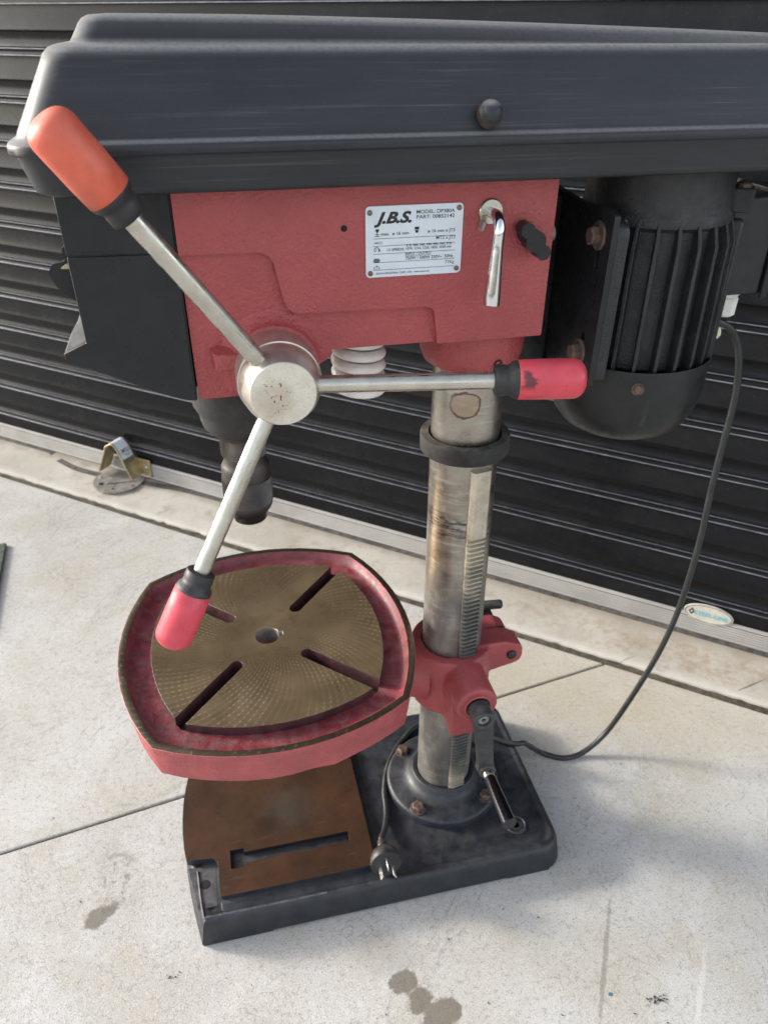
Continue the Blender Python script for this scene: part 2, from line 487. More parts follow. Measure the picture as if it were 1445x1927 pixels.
def mat_threshold():
    k = NT('rust_stained_threshold')
    mid = k.noise(11, 8, .7)
    fine = k.noise(150, 5, .7)
    c = k.mix(k.ramp(k.noise(3, 6), .35, .65), (.37, .345, .295), (.49, .465, .415))
    c = k.mix(k.ramp(mid, .5, .75, 0, .6), c, (.33, .30, .25))
    c = k.mix(k.ramp(fine, .52, .80, 0, .5), c, (.27, .24, .20))
    c = k.mix(k.ramp(fine, .40, .22, 0, .4), c, (.62, .60, .55))
    rst = k.math('MAXIMUM', k.math('MULTIPLY', k.mask(560, 165, 270, 48, -.686, soft=1.7, wob=.8, wsc=20), .75), k.math('MULTIPLY', k.mask(-513, 1072, 82, 82, 0, soft=.5, wob=.3), .7))
    c = k.mix(k.math('MULTIPLY', rst, k.ramp(k.noise(60, 7, .75), .40, .66, .05, .8)), c, (.29, .175, .085))
    c = k.mix(k.ramp(k.noise(14, 8, .74), .52, .70, 0, .7), c, (.25, .205, .15))
    for q in ((398, 209, 30, 1.6, .17), (592, 103, 30, 1.6, .19), (-120, 660, 24, 1.4, .4)):
        c = k.mix(k.math('MULTIPLY', k.mask(*q, soft=.8, wob=.35, wsc=120), .8), c, (.12, .10, .08))
    # damp dirt gathered along the door line
    x, y, z = k.sep()
    dn = k.math('ADD', k.math('MULTIPLY_ADD', x, -.63284, .555), k.math('MULTIPLY', y, -.77428))
    dn = k.math('MULTIPLY_ADD', k.math('SUBTRACT', k.noise(30, 6, .7), .5), .05, dn)
    c = k.mix(k.ramp(dn, .050, .012, 0, .65), c, (.20, .165, .125))
    c = k.mix(k.ramp(dn, .118, .138, 0, .5), c, (.56, .53, .48))
    return k.done(c, .85, 0, k.bump(k.math('ADD', mid, k.math('MULTIPLY', fine, .5)), .5, .003), Specular_IOR_Level=.35)


THRM = mat_threshold()


# ------------------------------------------------------------------ mesh builder (millimetres)
class G:
    def __init__(s):
        s.v, s.f, s.m = [], [], []

    def add(s, vs, fs, mi=0):
        o = len(s.v)
        s.v += [tuple(v) for v in vs]
        for f in fs:
            s.f.append(tuple(i + o for i in f))
            s.m.append(mi)
        return s

    def box(s, a, b, mi=0):
        x0, y0, z0 = a
        x1, y1, z1 = b
        vs = [(x, y, z) for x in (x0, x1) for y in (y0, y1) for z in (z0, z1)]
        return s.add(vs, [(0, 1, 3, 2), (4, 6, 7, 5), (0, 4, 5, 1), (2, 3, 7, 6), (0, 2, 6, 4), (1, 5, 7, 3)], mi)

    def loft(s, rings, c0=True, c1=True, mi=0, close=False):
        n = len(rings[0])
        vs = [p for r in rings for p in r]
        fs = []
        m = len(rings)
        for i in range(m if close else m - 1):
            a, b = i * n, ((i + 1) % m) * n
            for j in range(n):
                k = (j + 1) % n
                fs.append((a + j, a + k, b + k, b + j))
        if c0 and not close:
            fs.append(tuple(range(n - 1, -1, -1)))
        if c1 and not close:
            fs.append(tuple(range((m - 1) * n, m * n)))
        return s.add(vs, fs, mi)

    def lathe(s, prof, o=(0, 0, 0), ax=(0, 0, 1), seg=48, c0=True, c1=True, mi=0, close=False):
        ax = Vector(ax).normalized()
        u = ax.orthogonal().normalized()
        if abs(ax.z) > .99:
            u = Vector((1, 0, 0))
        w = ax.cross(u)
        o = Vector(o)
        rings = []
        for r, h in prof:
            r = max(r, .02)
            rings.append([o + ax * h + (u * cos(2 * pi * i / seg) + w * sin(2 * pi * i / seg)) * r for i in range(seg)])
        return s.loft(rings, c0, c1, mi, close)

    def tube(s, pts, r, seg=12, mi=0, caps=True, closed=False):
        pts = [Vector(p) for p in pts]
        n = len(pts)
        rad = r if isinstance(r, (list, tuple)) else [r] * n
        t0 = (pts[1] - pts[0]).normalized()
        u = t0.orthogonal().normalized()
        rings = []
        for i, p in enumerate(pts):
            if closed:
                t = (pts[(i + 1) % n] - pts[i - 1]).normalized()
            else:
                t = (pts[min(i + 1, n - 1)] - pts[max(i - 1, 0)]).normalized()
            u = (u - t * u.dot(t)).normalized()
            w = t.cross(u)
            rings.append([p + (u * cos(2 * pi * j / seg) + w * sin(2 * pi * j / seg)) * rad[i] for j in range(seg)])
        return s.loft(rings, caps, caps, mi)

    def plate(s, outer, holes, fa, fb, mi=0, mside=None, mhole=None, bottom=True, top=True):
        """flat plate with holes: fa / fb map a 2D point to the two 3D surfaces"""
        loops = [outer] + list(holes)
        flat = [p for L in loops for p in L]
        tris = tessellate_polygon([[Vector((p[0], p[1], 0)) for p in L] for L in loops])
        n = len(flat)
        vs = [fa(p) for p in flat] + [fb(p) for p in flat]
        mside = mi if mside is None else mside
        mhole = mside if mhole is None else mhole
        o = len(s.v)
        s.v += [tuple(v) for v in vs]
        for t in tris:
            if bottom:
                s.f.append(tuple(i + o for i in t)); s.m.append(mside)
            if top:
                s.f.append(tuple(i + o + n for i in t)); s.m.append(mi)
        b = 0
        for li, L in enumerate(loops):
            for j in range(len(L)):
                k = (j + 1) % len(L)
                s.f.append((o + b + j, o + b + k, o + n + b + k, o + n + b + j))
                s.m.append(mside if li == 0 else mhole)
            b += len(L)
        return s

    def prism(s, poly, f0, f1, mi=0):
        return s.plate(poly, [], f0, f1, mi)


def kids(parent):
    return parent


def build(name, g, mats, parent=None, bevel=0, bseg=2, ang=35, smooth=True, label=None, kind=None, remesh=0, relax=0, flip=True):
    me = bpy.data.meshes.new(name)
    me.from_pydata([(x * MM, y * MM, z * MM) for x, y, z in g.v], [], g.f)
    if not isinstance(mats, (list, tuple)):
        mats = [mats]
    for m in mats:
        me.materials.append(m)
    for p, mi in zip(me.polygons, g.m):
        p.material_index = mi
    bm = bmesh.new()
    bm.from_mesh(me)
    bmesh.ops.remove_doubles(bm, verts=bm.verts, dist=1e-6)
    bmesh.ops.dissolve_degenerate(bm, dist=1e-7, edges=bm.edges)
    if flip:
        bmesh.ops.recalc_face_normals(bm, faces=bm.faces)
    bm.to_mesh(me)
    bm.free()
    if smooth:
        me.shade_smooth()
        me.set_sharp_from_angle(angle=radians(ang))
    o = bpy.data.objects.new(name, me)
    COL.objects.link(o)
    if parent:
        o.parent = parent
    if remesh:
        r = o.modifiers.new('remesh', 'REMESH')
        r.mode = 'VOXEL'
        r.voxel_size = remesh * MM
        r.use_smooth_shade = True
        if relax:
            q = o.modifiers.new('smooth', 'SMOOTH')
            q.factor = .5
            q.iterations = relax
    if bevel:
        b = o.modifiers.new('bevel', 'BEVEL')
        b.width = bevel * MM
        b.segments = bseg
        b.limit_method = 'ANGLE'
        b.angle_limit = radians(40)
        b.harden_normals = False
    if label:
        o['label'] = label
    if kind:
        o['kind'] = kind
    return o


def thing(name, label, cat, loc=(0, 0, 0), group=None):
    o = bpy.data.objects.new(name, None)
    o.empty_display_size = .05
    COL.objects.link(o)
    o.location = loc
    o['label'] = label
    o['category'] = cat
    if group:
        o['group'] = group
    return o


def copy_part(src, parent, loc=None, rot=None):
    c = src.copy()
    COL.objects.link(c)
    c.parent = parent
    if loc is not None:
        c.location = [v * MM for v in loc]
    if rot is not None:
        c.rotation_euler = rot
    return c


def XZ(y):
    return lambda p: (p[0], y, p[1])


def XY(z):
    return lambda p: (p[0], p[1], z)


def circle(cx, cy, r, n=24, a0=0):
    return [(cx + r * cos(a0 + 2 * pi * i / n), cy + r * sin(a0 + 2 * pi * i / n)) for i in range(n)]


def rrect(x0, x1, y0, y1, r, n=6, zs=None):
    P = []
    for cx, cy, a in ((x1 - r, y0 + r, -pi / 2), (x1 - r, y1 - r, 0), (x0 + r, y1 - r, pi / 2), (x0 + r, y0 + r, pi)):
        for i in range(n + 1):
            t = a + pi / 2 * i / n
            P.append((cx + r * cos(t), cy + r * sin(t)))
    return P


def fillet(poly, radii, n=6):
    """round the corners of a 2D polygon; radii per vertex"""
    out = []
    m = len(poly)
    for i in range(m):
        r = radii[i] if isinstance(radii, (list, tuple)) else radii
        p = Vector(poly[i]); a = Vector(poly[i - 1]); b = Vector(poly[(i + 1) % m])
        if r <= 0:
            out.append(tuple(p)); continue
        da = (a - p).normalized(); db = (b - p).normalized()
        an = da.angle(db)
        d = min(r / math.tan(an / 2), (a - p).length * .49, (b - p).length * .49)
        q0 = p + da * d; q1 = p + db * d
        for k in range(n + 1):
            t = k / n
            out.append(tuple(q0 * (1 - t) ** 2 + p * 2 * t * (1 - t) + q1 * t ** 2))
    return out


def spline(P, n=10):
    P = [Vector(p) for p in P]
    out = []
    for i in range(len(P) - 1):
        p0 = P[max(i - 1, 0)]; p1 = P[i]; p2 = P[i + 1]; p3 = P[min(i + 2, len(P) - 1)]
        for k in range(n):
            t = k / n
            out.append(.5 * ((2 * p1) + (p2 - p0) * t + (2 * p0 - 5 * p1 + 4 * p2 - p3) * t * t + (3 * p1 - p0 - 3 * p2 + p3) * t ** 3))
    out.append(P[-1])
    return out


def text2d(s, h, shear=0., bold=0., width=None, align='LEFT'):
    """letters as flat 2D triangles: list of (verts2d, faces), baseline at 0, cap height h (mm)"""
    cu = bpy.data.curves.new('t', 'FONT')
    cu.body = s
    cu.size = 1
    cu.shear = shear
    cu.offset = bold
    cu.resolution_u = 4
    ob = bpy.data.objects.new('t', cu)
    COL.objects.link(ob)
    dg = bpy.context.evaluated_depsgraph_get()
    me = bpy.data.meshes.new_from_object(ob.evaluated_get(dg))
    vs = [(v.co.x, v.co.y) for v in me.vertices]
    fs = [tuple(p.vertices) for p in me.polygons]
    bpy.data.objects.remove(ob)
    bpy.data.curves.remove(cu)
    bpy.data.meshes.remove(me)
    if not vs:
        return [], []
    k = h / .70
    x0 = min(v[0] for v in vs); x1 = max(v[0] for v in vs)
    kx = k if width is None else width / (x1 - x0)
    sh = {'LEFT': x0, 'RIGHT': x1, 'CENTER': (x0 + x1) / 2}[align]
    return [((x - sh) * kx, y * k) for x, y in vs], fs


# ------------------------------------------------------------------ setting: ground
WD = Vector((.77428, -.63284, 0))       # along the shutter, left to right
WN = Vector((-.63284, -.77428, 0))      # out of the shutter, towards the viewer


def W(s, c, z):
    """point from distance along the shutter, distance in front of the curtain plane, height"""
    p = WD * s + WN * (-555 + c)
    return (p.x, p.y, z)


g = G()
g.add([(-40000, -40000, -4), (40000, -40000, -4), (40000, 40000, -4), (-40000, 40000, -4)], [(0, 1, 2, 3)])
ground = build('ground', g, DIRT, smooth=False, kind='structure')

JN = Vector((-.158, .9874)).normalized()         # across the control joint
JD = Vector((.9874, .158)).normalized()
J0 = Vector((-371, 93))


def clip_half(poly, q, nrm, keep):
    out = []
    for i in range(len(poly)):
        a = Vector(poly[i]); b = Vector(poly[(i + 1) % len(poly)])
        da = (a - q).dot(nrm) * keep; db = (b - q).dot(nrm) * keep
        if da >= 0:
            out.append(tuple(a))
        if da * db < 0:
            t = da / (da - db)
            out.append(tuple(a + (b - a) * t))
    return out


BIG = [(-14000, -14000), (14000, -14000), (14000, 14000), (-14000, 14000)]
wn2 = WN.to_2d()
front = clip_half(BIG, wn2 * (-555 + 157), wn2, 1)
near = clip_half(front, J0 - JN * 2.2, JN, -1)
far = clip_half(front, J0 + JN * 2.2, JN, 1)
for poly in (near, far):
    g = G()
    n = len(poly)
    cut = [Vector(p) for p in poly]
    g.prism(poly, XY(-13), XY(0))
    build('concrete_slab', g, CONC, smooth=False, kind='structure', bevel=2.0, bseg=2)
# the raised threshold strip under the shutter, cut at two joints
cuts = [-12000, -190 + 0, 330, 12000]
# joints of the strip where they cross it, measured along the shutter
for a, b in ((-9000, 9000),):
    g = G()
    prof = [(139, -13), (139, .6), (136.5, 1.6), (128, 2.4), (60, 5), (18, 8), (-120, 8), (-120, -13)]
    ss = [a] + [x for x in range(-1900, 900, 14) if a < x < b] + [b]
    rings = []
    for s_ in ss:
        j1 = random.gauss(0, 1.1); j2 = random.gauss(0, .5)
        if random.random() < .05:
            j1 -= random.uniform(2, 5)
        rings.append([W(s_, c + (j1 if i in (1, 2) else j1 * .6 if i == 0 else 0), z + (j2 if i in (1, 2) and z > 0 else 0)) for i, (c, z) in enumerate(prof)])
    g.loft(rings)
    build('threshold_strip', g, THRM, kind='structure', ang=50)

# ------------------------------------------------------------------ roller shutter
door = thing('roller_shutter', 'closed black ribbed roller shutter with pale bottom rail behind the drill press', 'roller shutter', W_ := tuple(v * MM for v in W(-600, 0, 0)))
S0, S1 = -3300, 1100
PITCH = 83.4
prof = [(0, 2.0), (.3, 4.0), (1.0, 5.3), (1.9, 5.5), (2.8, 4.6), (3.8, 3.3), (4.4, 2.7), (10.6, 2.5), (11.2, 3.2), (12.0, 4.7), (12.9, 5.4), (13.8, 5.2), (14.6, 4.2), (15.6, 2.0),
        (17, .7), (28, .2), (39.6, .3), (40.8, 1.2), (41.8, 5.2), (42.8, 6.6), (44.2, 6.7), (46, 6.2), (54, 4.8), (64, 3.4), (74, 2.4), (80, 1.9), (PITCH, 2.0)]
prof = [(z_, c_ + 3.4) for z_, c_ in prof]
dl = Vector(door.location) * 1000


def D(s, c, z):
    return tuple(Vector(W(s, c, z)) - dl)


g = G()
NS = 12
rows = [[D(S0 + (S1 - S0) * i / NS, c, z) for z, c in prof] for i in range(NS + 1)]
nn = len(prof)
g.add([p for r in rows for p in r], [(i * nn + j, (i + 1) * nn + j, (i + 1) * nn + j + 1, i * nn + j + 1) for i in range(NS) for j in range(nn - 1)])
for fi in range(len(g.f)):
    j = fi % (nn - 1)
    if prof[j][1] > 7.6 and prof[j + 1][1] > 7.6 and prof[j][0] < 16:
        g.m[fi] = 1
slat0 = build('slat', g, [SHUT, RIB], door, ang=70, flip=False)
slat0.location = (0, 0, (82 - 15.6) * MM - 0 * MM)
slat0.location.z = (82 - 14.0 + 14.0 - PITCH) * MM
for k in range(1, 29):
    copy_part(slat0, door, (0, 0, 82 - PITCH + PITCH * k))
# bottom rail with fine grooves
g = G()
rp = [(12, -6), (12, 5.2)]
z = 15.0
while z < 50:
    rp += [(z, 4.2), (z + .4, 6.0), (z + 3.4, 6.0), (z + 3.8, 4.2)]
    z += 5.2
rp += [(52.5, 5.0), (54, 2), (54, -6)]
rp = [(min(zz, 54), c) for zz, c in rp]
RC = 4.5
g.loft([[D(S0, c + RC, zz) for zz, c in rp], [D(S1, c + RC, zz) for zz, c in rp]])
build('bottom_rail', g, ALU, door, ang=25)
# sagging rubber seal that has pulled out beside the lock bracket
g = G()
sp = spline([W(-1700, 14, 6), W(-1370, 12, 6), W(-1325, 26, 3), W(-1262, 42, 3), W(-1195, 50, 3.5), W(-1090, 42, 4), W(-985, 27, 5), W(-880, 15, 6), W(-600, 12, 6), W(1000, 12, 6)], 8)
rings = []
for i, p in enumerate(sp):
    q = Vector(p) - dl
    rings.append([q + WN * 8 + Vector((0, 0, 3.5)), q + WN * 8 + Vector((0, 0, -2.5)), q - WN * 8 + Vector((0, 0, -2.5)), q - WN * 8 + Vector((0, 0, 4.5))])
g.loft(rings)
build('bottom_seal', g, SEAL, door, ang=60)
# oval maker's badge
g = G()
bs, bz, bc = 300, 59, 11.5
ov = [(bs + 43 * cos(2 * pi * i / 48), bz + 20.5 * sin(2 * pi * i / 48)) for i in range(48)]
g.plate(ov, [], lambda p: D(p[0], bc - 3, p[1]), lambda p: D(p[0], bc, p[1]))
badge = build('badge', g, M('badge_cream', (.46, .445, .39), .4, var=.12, vs=80, dust=.2), door, bevel=.8)
g = G()
ov2 = [(bs + 41 * cos(2 * pi * i / 48), bz + 18.5 * sin(2 * pi * i / 48)) for i in range(48)]
ov3 = [(bs + 40 * cos(2 * pi * i / 48), bz + 17.6 * sin(2 * pi * i / 48)) for i in range(48)]
g.plate(ov2, [ov3], lambda p: D(p[0], bc, p[1]), lambda p: D(p[0], bc + .3, p[1]))
vs, fs = text2d('STEEL-LINE', 8.5, bold=.02, width=58)
g.add([D(bs - 24 + x, bc + .35, bz - 4.5 + y) for x, y in vs], fs, 1)
dia = [(-31, 0), (-26, 8), (-21, 0), (-26, -8)]
dia2 = [(-28.5, 0), (-26, 4), (-23.5, 0), (-26, -4)]
g.plate([(bs + x - 3, bz + y) for x, y in dia], [[(bs + x - 3, bz + y) for x, y in dia2]], lambda p: D(p[0], bc, p[1]), lambda p: D(p[0], bc + .35, p[1]))
o = build('lettering', g, [INK, BLUEINK], door, smooth=False, flip=False)
o.parent = badge
# folded steel lock bracket on the rail
g = G()
o1 = fillet([(-1136, 22), (-1098, 100), (-1073, 116), (-1058, 98), (-1026, 24)], [0, 9, 14, 9, 0], 5)
inner = []
for i, p in enumerate(o1):
    a = Vector(o1[max(i - 1, 0)]); b = Vector(o1[min(i + 1, len(o1) - 1)])
    t = (b - a).normalized()
    q = Vector(p) + Vector((t.y, -t.x)) * 4.2
    inner.append((q.x, q.y))
strip = o1 + inner[::-1]
strip = [(s_, z_) for s_, z_ in strip]
rg = [[D(s_ + (0), 12 + 0, z_) for s_, z_ in strip], [D(s_, 54, z_) for s_, z_ in strip]]
n = len(o1)
for ring0, ring1 in ((rg[0], rg[1]),):
    vs = ring0 + ring1
    L = len(strip)
    fs = [(j, (j + 1) % L, L + (j + 1) % L, L + j) for j in range(L)]
    for j in range(n - 1):
        fs.append((j, j + 1, L - 2 - j, L - 1 - j))
        fs.append((L + j, L + L - 1 - j, L + L - 2 - j, L + j + 1))
    g.add(vs, fs)
lock = build('lock_bracket', g, BRASS, door, bevel=.8, ang=40)
g = G()
g.box((0, 0, 0), (1, 1, 1))
g.v = [D(-1046 + 46 * x, 11 + 3.2 * y, 18 + 46 * z_) for x, y, z_ in g.v]
foot = build('bracket_foot', g, BRASS, door, bevel=.8)
foot.parent = lock
for s_, z_ in ((-1014, 42), (-1090, 44), (-1076, 30)):
    g = G()
    g.lathe([(5.5, 0), (5.5, 2), (3, 4)], D(s_, 13, z_), WN, 12)
    q = build('screw', g, STEEL, lock)
# sticker on the upper right flank of the bracket
g = G()
idx = [i for i, p in enumerate(o1) if p[1] > 74 and i >= 7]
pa, pb = Vector(o1[8]), Vector(o1[-2])
flank = [Vector(p) for p in o1 if p[0] > -1085 and p[1] > 62]
flank = [f_ for f_ in flank]
if flank[-1].y > 64:
    e = Vector(o1[-1]); d_ = (e - flank[-1]).normalized()
    flank.append(flank[-1] + d_ * 26)
rows = []
for i, p in enumerate(flank):
    a = flank[max(i - 1, 0)]; b = flank[min(i + 1, len(flank) - 1)]
    t = (b - a).normalized()
    q = p + Vector((-t.y, t.x)) * .6
    rows.append([D(q.x, 17, q.y), D(q.x, 51, q.y)])
g.add([p for r in rows for p in r], [(2 * i, 2 * i + 1, 2 * i + 3, 2 * i + 2) for i in range(len(rows) - 1)])
st_ = build('sticker', g, STICK, lock, flip=False)
pA = flank[-2]; pB = flank[-1]
t = (pB - pA).normalized(); nn_ = Vector((-t.y, t.x))
g = G()


def stick_pt(x, y):   # x across the strap (back to front), y down the flank
    q = pA + t * (y) + nn_ * 1.0
    return D(q.x, 20 + x, q.y)


vs, fs = text2d('LOK', 9, bold=.03, width=26)
g.add([stick_pt(x, 11 - y) for x, y in vs], fs)
for i in range(3):
    g.add([stick_pt(2, 14.5 + i * 3.2), stick_pt(24 - 5 * i, 14.5 + i * 3.2), stick_pt(24 - 5 * i, 15.4 + i * 3.2), stick_pt(2, 15.4 + i * 3.2)], [(0, 1, 2, 3)])
build('lettering', g, INK, lock, smooth=False, flip=False)

# ------------------------------------------------------------------ floor lock plate
fc = Vector((-513, 1072))
fl = thing('floor_lock_plate', 'round grey steel floor plate with a V slot below the lock bracket', 'floor plate', (fc.x * MM, fc.y * MM, .006))
ua = WD.to_2d(); ub = WN.to_2d()


def FP(p):
    q = ua * p[0] + ub * p[1]
    return q


slotA = [(-26, 26), (-20, 30), (4, -32), (-3, -34)]
slotB = [(-12, 28), (-9, 33), (46, -12), (42, -17)]
g = G()
outer = circle(0, 0, 62, 48)
g.plate(outer, [slotA, slotB, circle(-24, 34, 7.5, 14)], lambda p: (*FP(p), .5), lambda p: (*FP(p), 5), bottom=False)
g.add([(*FP(p), .8) for p in circle(0, 0, 60, 32)], [tuple(range(32))], 1)
build('plate_disc', g, [GREY, DARK], fl, bevel=.8)
for p in ((-48, 12), (-22, -44), (18, 44), (50, 10), (30, -40)):
    g = G()
    g.lathe([(4.5, 0), (4.2, 1.2), (1.5, 2)], (*FP(p), 5), seg=12)
    build('screw', g, STEEL, fl)

# ------------------------------------------------------------------ green board at the left edge of the frame
g = G()
A_ = Vector((-739, 846)); B_ = Vector((-728, 691))
dd = (B_ - A_).normalized(); nl = Vector((dd.y, -dd.x))
if nl.x > 0:
    nl = -nl
q = [A_ - dd * 0, A_ + nl * 420, B_ + dd * 160 + nl * 420, B_ + dd * 160]
c0 = sum((Vector(v) for v in q), Vector((0, 0))) / 4
g.prism([tuple(v - c0) for v in q], XY(0), XY(7))
o = build('green_board', g, GREEN, bevel=2)
o.location = (c0.x * MM, c0.y * MM, .0005)
o['label'] = 'dark green flat board on the concrete, cut off by the left edge'
o['category'] = 'board'

# grit and crumbs on the slab
g = G()
for i in range(90):
    if i < 26:
        a = random.gauss(0, 1); b = random.gauss(0, 1)
        cx, cy, r = 171 + a * 8, -322 + b * 2.6, random.uniform(.5, 1.9)
    elif i < 34:
        cx, cy, r = -392 + random.gauss(0, 7), -166 + random.gauss(0, 4), random.uniform(.6, 1.6)
    else:
        cx, cy, r = random.uniform(-600, 380), random.uniform(-380, 420), random.uniform(.5, 1.4)
        if -372 < cx < 130 and -145 < cy < 145:
            cy -= 300
    vs = [(cx + r * random.uniform(.6, 1.3) * x, cy + r * random.uniform(.6, 1.3) * y, max(r * .8 * (z_ + 1) * random.uniform(.7, 1), 0)) for x, y, z_ in ((1, 0, 0), (0, 1, 0), (-1, 0, 0), (0, -1, 0), (0, 0, 1), (0, 0, -1))]
    g.add(vs, [(0, 1, 4), (1, 2, 4), (2, 3, 4), (3, 0, 4), (1, 0, 5), (2, 1, 5), (3, 2, 5), (0, 3, 5)])
o = build('grit', g, GRITM, smooth=False, kind='stuff')

# ------------------------------------------------------------------ DRILL PRESS
dp = thing('drill_press', 'red and black bench drill press with three feed levers standing on the concrete', 'drill press')

# --- cast base
def base_outline(off):
    P = []
    # convex left side between two square corners, rounded right corners
    y0, y1, x1, r = -141 + off, 141 - off, 134 - off, 30 - off * .4
    for i in range(9):
        t = i / 8
        y = y1 + (y0 - y1) * t
        P.append((-350 - 18 * sin(pi * t) + off, y))
    # front right and back right corners
    for cx, cy, a in ((x1 - r, y0 + r, -pi / 2), (x1 - r, y1 - r, 0)):
        for i in range(8):
            tt = a + pi / 2 * i / 7
            P.append((cx + r * cos(tt), cy + r * sin(tt)))
    return P


g = G()
rings = [[(x, y, z_) for x, y in base_outline(off)] for off, z_ in ((1, 4), (0, 6), (4.5, 36), (6, 41), (9, 44.2), (12.5, 44.6), (15.5, 42.8), (19, 42.6), (24, 44.6))]
g.loft(rings, True, False)
top = base_outline(24)
holes = [circle(78, -92, 5.5, 16), circle(78, 92, 5.5, 16)]
g.plate(top, holes, XY(44.6), XY(44.6), bottom=False)
for cx, cy in ((78, -92), (78, 92)):
    g.lathe([(5.5, 44.6), (5.5, 20)], (cx, cy, 0), c0=False, seg=16)
    g.lathe([(15, 44.4), (14, 46), (12.5, 46.2), (11, 45)], (cx, cy, 0), c0=False, c1=False, seg=28)
for x0, x1 in ((-349, -262), (52, 112)):
    for y0, y1 in ((-139, -108), (108, 139)):
        g.box((x0, y0, 0), (x1, y1, 6))
base = build('base', g, BASEB, dp, ang=42, label='black cast base with rusted bolts and dust')
# bed that carries the brown machined plate
def bed(off, z_):
    P = fillet([(-119 + off, -117 - off), (-119 + off, 117 + off), (-322, 117 + off), (-322, 88), (-356.5, 84), (-361, 62), (-364.4, 38), (-366, 12), (-366, -10), (-364.8, -34), (-362, -53), (-322, -58), (-322, -117 - off)], [2, 2, 6, 12, 2, 0, 0, 0, 0, 0, 2, 12, 6], 5)
    return [(x, y, z_) for x, y in P]


g = G()
g.loft([bed(10, 43.5), bed(2, 47)], False, True)
o = build('plate_bed', g, BASEB, base, ang=30)
pl = [(x, y) for x, y, _ in bed(-4, 0)]
T1 = [(-306, -78), (-288, -78), (-288, -72.5), (-150, -72.5), (-150, -57), (-288, -57), (-288, -51), (-306, -51)]
g = G()
g.plate(pl, [T1], XY(46.5), XY(54), 0, 1, 2)
o = build('machined_plate', g, [WORK, BASEB, DARK], base, bevel=.6, label='brown varnished machined plate with T slots')
for y_ in (-86, 86):
    g = G()
    g.lathe([(6.5, 44.9), (6, 45.3)], (-340, y_ if y_ < 0 else y_, 0), seg=18)
    build('bolt_hole', g, DARK, base)
    g = G()
    P = [(-350, -118), (-326, -118), (-326, -64), (-361, -58)] if y_ < 0 else [(-355, 92), (-326, 94), (-326, 118), (-350, 118)]
    g.prism(P, XY(44), XY(44.8))
    build('corner_lug', g, M('worn_grey_lug', (.035, .038, .044), .5, var=.4, vs=60, dust=.3), base, bevel=.3)
# front lip raised bead in front of the plate
g = G()
pts = [(-349, -66, 45.6), (-344, -124, 45.6), (-338, -130, 45.6), (-300, -130.8, 45.4), (-250, -131, 45), (-190, -130.5, 44)]
g.tube(spline(pts, 6), [1.3] * 31, 8)
build('front_bead', g, M('pale_edge_paint', (.085, .09, .10), .5, var=.5, vs=90), base)  # bead coloured paler than the base

# --- column flange and bolts
g = G()
g.lathe([(80, 44), (80, 55), (78.5, 58), (75, 59), (60, 61), (52, 64), (46.5, 70), (45, 77), (43.5, 79), (39, 79), (37.5, 77), (37.5, 50)], seg=72)
flange = build('column_flange', g, BASEB, dp, ang=50)
for i, a in enumerate((131, -136, -46, 45)):
    cx, cy = 69 * cos(radians(a)), 69 * sin(radians(a))
    g = G()
    g.lathe([(11, 0), (11, 1.2)], (0, 0, 0), seg=20)
    g.lathe([(8.6, 1.2), (8.6, 7), (7.2, 8.2)], (0, 0, 0), seg=6)
    o = build('bolt', g, RUSTB, flange, bevel=.5, ang=30)
    o.location = (cx * MM, cy * MM, .0592)
    o.rotation_euler = (0, 0, i * .37)

# --- column, rack, ring
g = G()
g.lathe([(36.5, 50), (36.5, 740)], seg=96)
column = build('column', g, COLM, dp)
RA = radians(-79)
rd = Vector((cos(RA), sin(RA), 0)); rt = Vector((-sin(RA), cos(RA), 0))
g = G()


def RP(t, d, z_):
    q = rd * d + rt * t
    return (q.x, q.y, z_)


rk = [(-11, 33), (-11, 39), (-7.5, 42.6), (9.5, 42.6), (11, 41), (11, 33)]
z0 = 496
g.loft([[RP(t_, d_, z_) for t_, d_ in rk] for z_ in (z0, 580)])
zz = z0
rows = [[RP(t_, d_, zz) for t_, d_ in rk]]
while zz > 74:
    for dz, dep in ((1.1, -3.6), (3.0, -3.6), (4.1, 0), (6.15, 0)):
        rows.append([RP(t_ * (1 if d_ < 34 else 1), d_ + (dep if d_ > 40 else 0), zz - dz) for t_, d_ in rk])
    zz -= 6.2
g.loft(rows)
build('rack', g, RACKM, column, ang=25)
g = G()
g.lathe([(39, 590), (46.8, 590), (47.6, 591), (47.6, 607), (46.8, 608.5), (39, 609), (38.5, 607)], seg=64, close=True)
build('rack_ring', g, RING, dp, ang=45)

# --- table bracket: cast collar, boss, arm, lug fused and softened
g = G()
g.lathe([(37.4, 320), (49, 320), (51, 317), (51, 236), (48, 232), (37.4, 232)], seg=64, close=True)
g.lathe([(25.5, 30), (25.5, 93), (24, 97)], (3, 0, 296), (0, -1, 0), 40)
g.box((-22, -72, 236), (20, -36, 292))
g.prism([(-20, 228), (19, 228), (21, 292), (-24, 292)], XZ(-78), XZ(-38))
g.lathe([(42, 38), (36, 60), (36, 95), (40, 130), (46, 170)], (0, 0, 280), (-1, 0, 0), 40)
g.lathe([(60, 300), (62, 346)], (-227.5, 0, 0), seg=40)
lug = fillet([(20, 322), (62, 322), (87, 312), (87, 286), (60, 280), (20, 270)], [0, 10, 12, 14, 10, 0], 5)
g.prism(lug, XZ(-26), XZ(3))
lug2 = fillet([(20, 322), (62, 322), (78, 314), (78, 286), (60, 280), (20, 270)], [0, 10, 12, 14, 10, 0], 5)
g.prism(lug2, XZ(-2), XZ(30))
bracket = build('table_bracket', g, RED_T, dp, remesh=1.6, relax=6)
g = G()
g.box((46, 3.2, 319.5), (70, 4.6, 322.2))
build('clamp_slit', g, DARK, bracket)
g = G()
